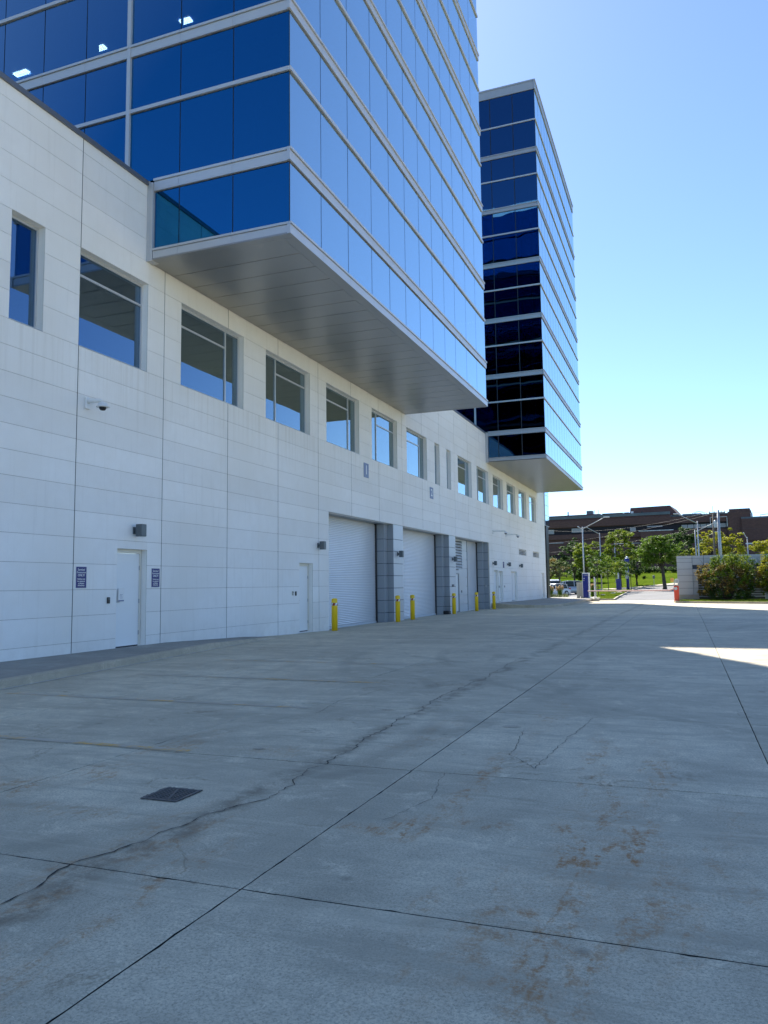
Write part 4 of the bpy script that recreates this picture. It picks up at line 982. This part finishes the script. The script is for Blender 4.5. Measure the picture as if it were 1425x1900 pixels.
lamp_post(15.3, 140, 8.4, [(3.1, 1.6, 8.1)], 'farther street lamp behind the yellow tree, arm to the right')
lamp_post(21.35, 120, 7.6, [(-.5, .95, 7.3)], 'short armed street lamp standing alone near the right edge')
# utility poles and wires
t = root('utility_pole', (17.6, 118, .7), 'thick grey utility pole with a crossarm behind the bushes', 'utility pole', 'utility poles')
z0 = hill(118); MB().tube([(17.75, 118, z0-.2), (17.68, 118, 11.4)], [.26, .16], 10).build('pole', MAT['steel'], t, True)
MB().box(16.5, 18.6, 117.9, 118.05, 10.95, 11.1).build('crossarm', MAT['wood'], t)
for x in (16.6, 17.2, 18.1, 18.5): MB().lathe(x, 118, [(.05, 11.1), (.07, 11.2), (.03, 11.3)], 8).build('insulator', MAT['palepanel'], t)
MB().lathe(17.25, 117.8, [(.14, 8.9), (.2, 9.0), (.2, 9.9), (.1, 10.0)], 10).build('transformer', MAT['steel'], t)
t = root('utility_pole', (17.2, 126, .9), 'slimmer dark utility pole just left of the thick one', 'utility pole', 'utility poles')
z0 = hill(126); MB().tube([(17.2, 126, z0-.2), (17.3, 126, 11.6)], [.17, .12], 8).build('pole', MAT['wood'], t, True)
MB().tube([(17.3, 126, 11.6), (17.28, 126, 12.7)], .03, 5).build('spike', MAT['steel'], t)
W_ = root('overhead_wires', (17.6, 118, 11), 'thin overhead wires strung from the utility poles', 'wires')
def wire(a, b, sag, rad=.011):
    a, b = Vector(a), Vector(b); n = 14
    MB().tube([a.lerp(b, k/n)-Vector((0, 0, sag*4*(k/n)*(1-k/n))) for k in range(n+1)], rad, 4, caps=False).build('wire', MAT['wire'], W_)
wire((18.5, 118, 11.2), (52, 128, 12.5), 1.0); wire((17.7, 118, 11.1), (-22, 168, 10.0), 1.2, .013); wire((16.6, 118, 11.2), (-24, 160, 14.5), 2.4); wire((18.1, 118, 9.0), (50, 130, 9.6), .8)
wire((16.6, 118, 9.3), (-22, 150, 7.0), 1.0, .012); wire((-22, 110, 5.4), (18, 118, 6.6), .7, .012)

# ------------------------------------------------------------------ cars
def car(loc, rz, paint, label, suv=True, rear=False):
    t = root('parked_car', (0, 0, 0), label, 'car', 'cars parked beyond the building corner', local=True)
    H = 1.68 if suv else 1.48
    def body(sec, name, mat, inset=0.0):          # sec: list of (x, z_low, z_high, halfwidth)
        m = MB(); n = 8
        for (x, zl, zh, hw) in sec:
            pr = [(-hw*.96, zl), (-hw, zl+(zh-zl)*.35), (-hw*.97, zl+(zh-zl)*.75), (-hw*.86, zh), (hw*.86, zh), (hw*.97, zl+(zh-zl)*.75), (hw, zl+(zh-zl)*.35), (hw*.96, zl)]
            for (yy_, zz_) in pr: m.v.append((x, yy_, zz_))
        for i in range(len(sec)-1):
            for k in range(n):
                a = i*n+k; b = i*n+(k+1) % n; m.f.append((a, a+n, b+n, b)); m.m.append(0)
        m.f.append(tuple(range(n))); m.m.append(0); m.f.append(tuple(len(sec)*n-1-k for k in range(n))); m.m.append(0)
        return m.build(name, mat, t, True)
    b_ = .95 if suv else .86
    body([(-2.3, .45, .8, .78), (-2.22, .28, b_, .88), (-1.6, .22, b_+.06, .92), (0, .2, b_+.05, .93), (1.0, .22, b_+.03, .92), (1.9, .25, b_-.06, .88), (2.25, .35, b_-.25, .80), (2.33, .42, .6, .7)], 'body', paint)
    body([(-2.12, b_-.02, b_+.02, .80), (-1.85, b_, H-.14, .74), (-1.3, b_, H-.03, .72), (-.2, b_, H, .71), (.35, b_, H-.06, .71), (1.15, b_-.02, b_+.03, .78)], 'cabin_glass', MAT['carglass'])
    body([(-1.86, H-.16, H-.12, .70), (-1.3, H-.06, H+.0, .70), (-.2, H-.03, H+.03, .69), (.38, H-.09, H-.03, .68)], 'roof', paint)
    pm = MB()
    for s_ in (-1, 1):
        for x in (-1.75, -.75, .3): pm.tube([(x-.02, s_*.86, b_), (x+(.12 if x < -1 else .0), s_*.73, H-.04)], .035, 5)
        pm.tube([(1.12, s_*.84, b_), (.4, s_*.70, H-.06)], .035, 5)
    pm.build('pillars', paint, t)
    for x in (-1.42, 1.42):
        for s_ in (-1, 1):
            w_ = MB().tube([(x, s_*.74, .34), (x, s_*.95, .34)], .34, 18).build('wheel', MAT['tyre'], t)
            MB().tube([(x, s_*.945, .34), (x, s_*.958, .34)], .21, 12).build('rim', MAT['steel'], w_)
    for s_ in (-1, 1):
        MB().bbox(2.12, 2.27, s_*.66-.14, s_*.66+.14, .66, .78, .02).build('headlight', MAT['palepanel'], t)
        MB().bbox(-2.28, -2.15, s_*.70-.12, s_*.70+.12, .78, .98, .02).build('taillight', MAT['taillight'], t)
    MB().box(2.30, 2.345, -.45, .45, .42, .60).build('grille', MAT['black'], t)
    t.location = loc; t.rotation_euler = (0, 0, rz); return t
car((.45-1.0, 97, .1), math.radians(200), MAT['carsilver'], 'silver SUV parked side-on left of the beige cabinet')
car((-1.6, 92.5, -.02), math.radians(235), MAT['carwhite'], 'low white car in front of the silver SUV', suv=False)
car((-3.2, 105, .3), math.radians(95), MAT['carwhite'], 'white car seen from behind, left of the silver SUV', suv=True)
car((-4.4, 95, .1), math.radians(250), MAT['cargrey'], 'dark car half hidden by the building corner', suv=False)

# ------------------------------------------------------------------ vegetation
def leaves(m, cen, rad, n, size, rr, shell=.55, mi=0, flat=.0):
    for _ in range(n):
        th = rr.uniform(0, 2*math.pi); cz = rr.uniform(-1, 1); sr = math.sqrt(1-cz*cz)
        q = rr.uniform(shell, 1.0)*(1+rr.gauss(0, .06))
        p = Vector((cen[0]+rad[0]*q*sr*math.cos(th), cen[1]+rad[1]*q*sr*math.sin(th), cen[2]+rad[2]*q*cz))
        a = Vector((rr.gauss(0, 1), rr.gauss(0, 1), rr.gauss(0, .6))).normalized(); b = a.cross(Vector((rr.gauss(0, .5), rr.gauss(0, .5), 1))).normalized()
        s_ = size*rr.uniform(.55, 1.25)
        m.quad(tuple(p-a*s_*.5), tuple(p+b*s_*.32), tuple(p+a*s_*.5), tuple(p-b*s_*.32), mi)
def crown(m, cen, R_, H, clumps, per, size, rr, squash=.55):
    # many leaf clumps spread through an uneven ellipsoid
    for k in range(clumps):
        th = rr.uniform(0, 2*math.pi); cz = rr.uniform(-.85, 1); sr = math.sqrt(max(0, 1-cz*cz)); q = rr.uniform(.35, 1.0)**.6
        q *= rr.uniform(.8, 1.08)
        c = (cen[0]+R_*q*sr*math.cos(th), cen[1]+R_*q*sr*math.sin(th), cen[2]+H*q*cz)
        cr = R_*rr.uniform(.16, .30)
        leaves(m, c, (cr, cr, cr*squash), int(per*1.5), size*1.12, rr, .1)
def tree(x, y, zt_, R_, label, mat, rr_seed, trunk_h=None, clumps=60, per=45, size=.26, name='broadleaf_tree', zbot=None, group='trees along the road and lawn', tr=.14, base=None, cx=0.0):
    rr = random.Random(rr_seed); z0 = hill(y) if base is None else base
    t = root(name, (x, y, z0), label, 'tree', group)
    zb = z0+(trunk_h if trunk_h else 2.0) if zbot is None else zbot
    mid = (zt_+zb)/2; H = (zt_-zb)/2
    m = MB().tube([(x, y, z0-.2), (x+.04, y, z0+.3), (x+cx*.3, y, zb+.2), (x+cx*.8, y, mid)], [tr*1.5, tr*1.1, tr*.8, tr*.3], 8)
    for k in range(7):
        a = rr.uniform(0, 2*math.pi); q = R_*rr.uniform(.5, .8)
        m.tube([(x+cx*.4, y, zb+rr.uniform(-.2, .6)), (x+cx+q*.5*math.cos(a), y+q*.5*math.sin(a), mid-H*.2), (x+cx+q*math.cos(a), y+q*math.sin(a), mid+H*rr.uniform(-.1, .6))], [tr*.5, tr*.3, tr*.1], 5)
    m.build('trunk', MAT['bark'], t, True)
    c = MB(); crown(c, (x+cx, y, mid), R_, H, clumps, per, size, rr)
    c.build('crown', MAT[mat], t)
    return t
tree(-1.5, 98, 4.6, 1.35, 'small pale-leaved tree standing over the parked cars', 'leaf_pale', 11, clumps=34, per=40, size=.22, zbot=1.9, tr=.08)
tree(-3.6, 128, 8.6, 2.4, 'dark green tree against the brick building at the left', 'leaf_dark', 12, clumps=60, per=45, size=.3, zbot=2.6)
tree(-.7, 118, 8.3, 2.1, 'yellow-green tree rising directly behind the kiosk lamp', 'leaf_lime', 13, clumps=60, per=45, size=.28, zbot=2.4, tr=.16)
tree(3.9, 122, 9.9, 2.7, 'tallest lime-green tree in the middle group', 'leaf_lime', 14, clumps=85, per=50, size=.30, zbot=2.3, tr=.18)
tree(5.9, 128, 7.2, 1.9, 'dark green tree filling the gap right of the tallest lime-green tree', 'leaf_dark', 15, clumps=50, per=45, size=.3, zbot=1.6)
tree(3.85, 90, 5.2, 1.45, 'young thin-stemmed tree on the island nearest the kiosk', 'leaf', 16, clumps=34, per=40, size=.18, zbot=2.2, tr=.045, base=-.02, name='young_tree')
tree(4.35, 97, 4.9, 1.5, 'young thin-stemmed tree second in line on the island', 'leaf_lime', 17, clumps=34, per=40, size=.18, zbot=2.0, tr=.045, name='young_tree')
tree(5.35, 103, 4.8, 1.75, 'young tree on the island beside the short blue post', 'leaf', 18, clumps=40, per=40, size=.2, zbot=1.9, tr=.05, name='young_tree')
tree(5.95, 113, 5.4, 1.3, 'young tree at the road edge behind the tall blue help post', 'leaf_dark', 19, clumps=34, per=40, size=.22, zbot=2.3, tr=.05, name='young_tree')
tree(10.35, 112, 8.1, 3.1, 'wide rounded green tree standing alone on the lawn left of the enclosure', 'leaf', 20, clumps=120, per=52, size=.28, zbot=3.0, tr=.24, cx=-.55)
tree(13.3, 136, 10.4, 2.6, 'bluish dark green tree behind the rounded lawn tree', 'leaf_dark', 21, clumps=75, per=45, size=.32, zbot=4.0)
tree(12.9, 118, 5.9, 1.2, 'small lime-coloured tree between the rounded tree and the enclosure', 'leaf_lime', 22, clumps=30, per=40, size=.25, zbot=3.2)
tree(17.2, 130, 10.1, 2.1, 'yellow-leaved tree behind the thick utility pole, left half of the pair', 'leaf_yellow', 23, clumps=65, per=40, size=.28, zbot=4.0)
tree(19.8, 128, 9.3, 2.1, 'yellow-leaved tree right of the thick utility pole', 'leaf_yellow', 24, clumps=65, per=40, size=.28, zbot=3.4)
tree(15.0, 122, 7.0, 1.3, 'low yellow-green tree beside the street lamp behind the enclosure', 'leaf_yellow', 27, clumps=34, per=40, size=.26, zbot=3.8)
tree(23.2, 110, 7.1, 2.2, 'bright yellow tree cut off by the right edge of the picture', 'leaf_yellow', 25, clumps=65, per=45, size=.26, zbot=3.2)
tree(-6.3, 120, 5.5, 2.6, 'brownish thin tree at the far left beside the wall end', 'leaf_rust', 26, clumps=40, per=36, size=.26, zbot=1.6)
tree(-2.2, 135, 4.2, 3.0, 'dark low tree behind the small pale tree', 'leaf_dark', 28, clumps=60, per=45, size=.35, zbot=1.8)  # dark green comes from the leaf material
def bush(x, y, R_, h, label, mats, seed, z0=-.02, sh=1.0):
    rr = random.Random(seed); t = root('shrub', (x, y, z0), label, 'shrub', 'shrubs on the island before the enclosure')
    m = MB()
    for k in range(46):
        a = rr.uniform(0, 2*math.pi); q = R_*rr.uniform(.2, .95); hh = h*rr.uniform(.45, .98)
        m.tube([(x+.15*math.cos(a), y+.15*math.sin(a), z0-.05), (x+q*.5*math.cos(a), y+q*.5*math.sin(a), z0+hh*.6), (x+q*math.cos(a), y+q*math.sin(a), z0+hh)], [.03, .02, .006], 4)
    m.build('stems', MAT['bark'], t)
    for mi, (mt_, frac, zlo, zhi, dx) in enumerate(mats):
        c = MB()
        for k in range(int(270*frac)):
            a = rr.uniform(0, 2*math.pi); zz = rr.uniform(zlo, zhi); prof = math.sin(math.pi*clamp(.16+zz*.72))**.7
            q = R_*prof*rr.uniform(.35, 1.0)**.5
            cr = rr.uniform(.14, .32)
            leaves(c, (x+dx+q*math.cos(a), y+q*math.sin(a)*.8, z0+h*zz), (cr, cr, cr*1.1), 44, .15, rr, .05)
        # upright sprays
        if zhi > .85:
            for k in range(26):
                a = rr.uniform(0, 2*math.pi); q = R_*rr.uniform(0, .75); top_ = z0+h*rr.uniform(.8, 1.05)
                for s_ in range(9): leaves(c, (x+dx+q*math.cos(a), y+q*math.sin(a), top_-s_*.09), (.05+.015*s_, .05+.015*s_, .06), 7, .11, rr, .05)
        c.build('foliage', MAT[mt_], t)
bush(16.15, 69.2, 2.3, 3.75, 'large wild shrub, green above and rusty below, before the grey enclosure', [('leaf_lime', .22, .5, .97, .3), ('leaf', .42, .35, .95, .4), ('leaf_rust', .62, .15, .75, -.25), ('leaf_dark', .35, .03, .4, .3)], 31)
bush(19.9, 68.6, 1.7, 3.7, 'shrub with yellowing leaves cut by the right edge of the picture', [('leaf_rust', .4, .2, .7, -.1), ('leaf_yellow', .2, .3, .9, 0), ('leaf_lime', .3, .2, .95, .1), ('leaf', .4, .1, .95, .2)], 32)
def tuft(x, y, h, label, seed):
    rr = random.Random(seed); z0 = hill(y); t = root('ornamental_grass', (x, y, z0), label, 'ornamental grass', 'ornamental grasses beside the cars')
    m, p = MB(), MB()
    for k in range(150):
        a = rr.uniform(0, 2*math.pi); q = rr.uniform(.05, .5); hh = h*rr.uniform(.6, .95)
        b0 = Vector((x+.12*math.cos(a), y+.12*math.sin(a), z0)); e = Vector((x+q*math.cos(a), y+q*math.sin(a), z0+hh)); wv = Vector((-math.sin(a), math.cos(a), 0))*.02
        m.quad(tuple(b0-wv), tuple(b0+wv), tuple(e+wv*.3), tuple(e-wv*.3))
        if k % 2 == 0: leaves(p, tuple(e), (.05, .05, .16), 7, .13, rr, .05)
    m.build('blades', MAT['leaf'], t); p.build('plumes', MAT['plume'], t)
tuft(.25, 86, 1.35, 'orange-plumed grass tuft in front of the cars', 41); tuft(-.65, 85.4, 1.3, 'pale plumed grass tuft at the building corner', 42); tuft(3.5, 88, 1.5, 'plumed grass tuft just right of the blue kiosk', 43)
m = MB(); rr = random.Random(51)
for k in range(90): leaves(m, (rr.uniform(-1.5, 1.3), rr.uniform(83.2, 86), rr.uniform(-.05, .3)), (.3, .25, .18), 26, .13, rr, .1)
tag(m.build('low_planting', MAT['leaf_pale']), 'low leafy ground cover at the building corner', 'planting', kind='stuff')
m = MB()
for k in range(240):
    x = rr.uniform(4.5, 30); leaves(m, (x, rr.uniform(163, 165), hill(164)+rr.uniform(0, .9)), (.7, .6, .45), 22, .4, rr, .1)
tag(m.build('hedge', MAT['leaf_dark']), 'long clipped dark hedge at the top of the lawn', 'hedge', kind='stuff')
m = MB()
for k in range(190):
    x = rr.uniform(-20, 4); leaves(m, (x, rr.uniform(150, 158), hill(154)+rr.uniform(0, 3.6)), (1.0, .8, .7), 24, .45, rr, .1)
tag(m.build('woodland_edge', MAT['leaf_dark']), 'dense dark undergrowth in front of the brick building at left', 'undergrowth', kind='stuff')
# lawn blades on the two verges (uncountable)
m = MB()
for k in range(9000):
    s_ = rr.random(); x = 12.6+13*s_; ymin = 66.7-(x-12.8)*.565
    y = rr.uniform(ymin, 70.9); a = rr.uniform(0, math.pi); h = rr.uniform(.04, .10)
    dx, dy = .02*math.cos(a), .02*math.sin(a); m.quad((x-dx, y-dy, -.03), (x+dx, y+dy, -.03), (x+dx*.2+rr.uniform(-.03, .03), y+dy*.2, -.02+h), (x-dx*.2, y-dy*.2, -.02+h))
for k in range(6000):
    y = rr.uniform(77.4, 108); x = rr.uniform(4.9-(y-77)*.07, 6.2); a = rr.uniform(0, math.pi); h = rr.uniform(.05, .13); z = hill(y)+.11
    dx, dy = .03*math.cos(a), .03*math.sin(a); m.quad((x-dx, y-dy, z), (x+dx, y+dy, z), (x+dx*.2+rr.uniform(-.03, .03), y+dy*.2, z+h), (x-dx*.2, y-dy*.2, z+h))
tag(m.build('grass_blades', MAT['leaf_lime']), 'mown grass blades on the verges beside the road', 'grass', kind='stuff')
# pale boulders on the island
for k, (x, y, s_) in enumerate(((4.5, 88.5, .35), (5.2, 93.5, .4), (4.1, 84.5, .25), (5.6, 97.5, .35))):
    m = MB(); rb = random.Random(k+60); prof = [(s_, hill(y)), (s_*1.05, hill(y)+s_*.3), (s_*.7, hill(y)+s_*.65), (s_*.2, hill(y)+s_*.75)]
    m.lathe(x, y, prof, 9); m.v = [(a+rb.uniform(-.05, .05), b+rb.uniform(-.05, .05), c+rb.uniform(-.03, .03)) for a, b, c in m.v]
    tag(m.build('boulder', MAT['kerb']), ['pale rounded boulder under the first young island tree', 'pale boulder between the first and second young island trees', 'smallest pale boulder, nearest the boom rest post', 'pale boulder beside the short blue ticket post'][k], 'boulder', 'boulders on the island')

# ------------------------------------------------------------------ brick building
BB = root('brick_building', (-19, 191.3, 0), 'long dark brick institutional building with rooftop plant behind the trees', 'building', local=True)
BB.location = (-19, 191.3, 0); BB.rotation_euler = (0, 0, math.radians(-6.4))
def bb(name, x0, x1, y0, y1, z0, z1, mat): return MB().box(x0, x1, y0, y1, z0, z1).build(name, MAT[mat], BB)
bb('wall', -3, 29.7, .6, 30, -2, 16.8, 'brick'); bb('wall', 29.7, 46, .6, 30, -2, 16.2, 'brick')
bb('brick_band', -3.1, 29.7, .0, .6, 14.75, 16.35, 'brick'); bb('brick_band', 29.7, 41.8, .0, .6, 14.6, 16.1, 'brick'); bb('brick_band', -3.1, 23.2, .0, .6, 11.9, 13.0, 'brick'); bb('brick_band', -3.1, 46.1, .15, .6, 8.2, 11.3, 'brick'); bb('brick_band', -3.1, 46.1, 0, .6, 3, 7.3, 'brick')
bb('metal_roof_band', -3, 29.5, .35, 1.2, 16.8, 17.45, 'roofmetal'); bb('parapet', -3, 13.6, 1.3, 29, 16.8, 17.8, 'brick')
bb('roof', 29.5, 46, .3, 29, 16.2, 16.45, 'roofmetal')
bb('window_ribbon', -2.8, 45.8, .5, .595, 13.1, 14.6, 'farglass'); bb('window_ribbon', -2.8, 45.8, .5, .595, 7.4, 8.15, 'farglass'); bb('window_ribbon', 30.2, 45.8, .1, .14, 8.0, 8.6, 'farglass')
for (a, b, c, d) in ((.4, 2.7, 13.35, 14.4), (7.0, 9.9, 13.5, 14.5), (20.6, 21.9, 13.2, 14.1), (24.4, 27.8, 14.0, 14.3)): bb('window', a, b, .40, .495, c, d, 'blind')
for k in range(8): bb('window', 31.9+1.33*k, 33.1+1.33*k, .40, .495, 13.35, 14.2, 'blind')
bb('string_course', .4, 5, -.08, -.01, 11.0, 11.2, 'blind'); bb('string_course', 22.9, 30.4, -1.7, -1.61, 13.0, 13.15, 'palepanel'); bb('string_course', 17.5, 22.8, -.05, -.01, 10.4, 10.5, 'palepanel')
bb('projecting_bay', 23.3, 30, -1.6, -.02, 3, 12.95, 'brick')
bb('penthouse', 13.8, 20.0, 3, 16, 16.9, 17.95, 'brick')
m = MB(); zz0, zz1 = 16.8, 18.9
m.v += [(20.2, 2.5, zz0), (31.0, 2.5, zz0), (31.0, 15, zz0), (20.2, 15, zz0), (20.5, 2.6, zz1), (29.3, 2.6, zz1+.1), (29.3, 15, zz1+.1), (20.5, 15, zz1)]
for q in ((0,3,2,1),(4,5,6,7),(0,1,5,4),(1,2,6,5),(2,3,7,6),(3,0,4,7)): m.f.append(q); m.m.append(0)
m.build('penthouse', MAT['brick'], BB)
bb('louvre', 22.9, 23.3, 2.4, 2.49, 17.5, 17.9, 'black'); bb('vent_stack', 20.7, 21.3, 1.6, 2.0, 16.8, 18.0, 'palepanel'); bb('vent_stack', 18.9, 19.2, 1.6, 2.0, 16.8, 17.8, 'palepanel'); bb('vent_stack', 5.7, 6.0, 2.0, 2.4, 17.8, 18.7, 'palepanel')
bb('rooftop_unit', 10.1, 11.4, 3, 5, 17.8, 18.8, 'roofmetal')
for x in (12.1, 13.0): MB().tube([(x, 2.6, 17.4), (x, 2.6, 18.9)], .06, 5).build('mast', MAT['steel'], BB)
bb('skylight_block', 32.0, 36.0, 2, 8, 16.4, 16.8, 'roofmetal')
for k in range(2): MB().tube([(33.2+k*.5, 6, 16.4), (33.8+k*.5, 6, 17.2), (35.0+k*.5, 6, 17.6), (36.2+k*.5, 6, 17.1), (36.9+k*.5, 6, 16.4)], .05, 5).build('roof_pipe', MAT['steel'], BB)
bb('stair_tower', 41.9, 46.05, -.2, 9, 15, 17.2, 'brick'); bb('stair_tower_front', 41.6, 46.1, -.5, -.21, 3, 16.6, 'brick')
bb('pale_corner_strip', 46.12, 46.5, .5, 3, 3, 16.2, 'palepanel')
for (a, b) in ((38.0, 38.12), (41.4, 41.52)): bb('frame_post', a, b, -.62, -.5, 13.5, 15.6, 'steel')
bb('frame_beam', 38.0, 41.5, -.62, -.5, 15.5, 15.62, 'steel')
B2 = root('brick_building', (0, 0, 0), 'lower dark brick block with flat roof at the right edge of the picture', 'building', local=True)
B2.location = (25.0, 185.0, 0); B2.rotation_euler = (0, 0, math.radians(-6.4))
for nm, a in (('wall', (0, 34, .4, 24, -2, 14.9, 'brick')), ('coping', (-.1, 34.1, .3, 24.1, 14.9, 15.25, 'roofmetal')), ('brick_band', (-.05, 34.05, 0, .4, 10.2, 14.88, 'brick')), ('window', (6.5, 8.2, -.06, -.01, 8.4, 11.2, 'blind')), ('brick_band', (-.05, 34.05, .1, .4, 3, 9.2, 'brick')), ('string_course', (0.5, 3, -.05, -.01, 9.3, 9.6, 'palepanel'))):
    MB().box(*a[:6]).build(nm, MAT[a[6]], B2)
MB().tube([(3.5, 5, 15.2), (3.5, 5, 15.9), (8, 5, 16.3), (8, 5, 15.2)], .08, 5).build('roof_rail', MAT['steel'], B2)
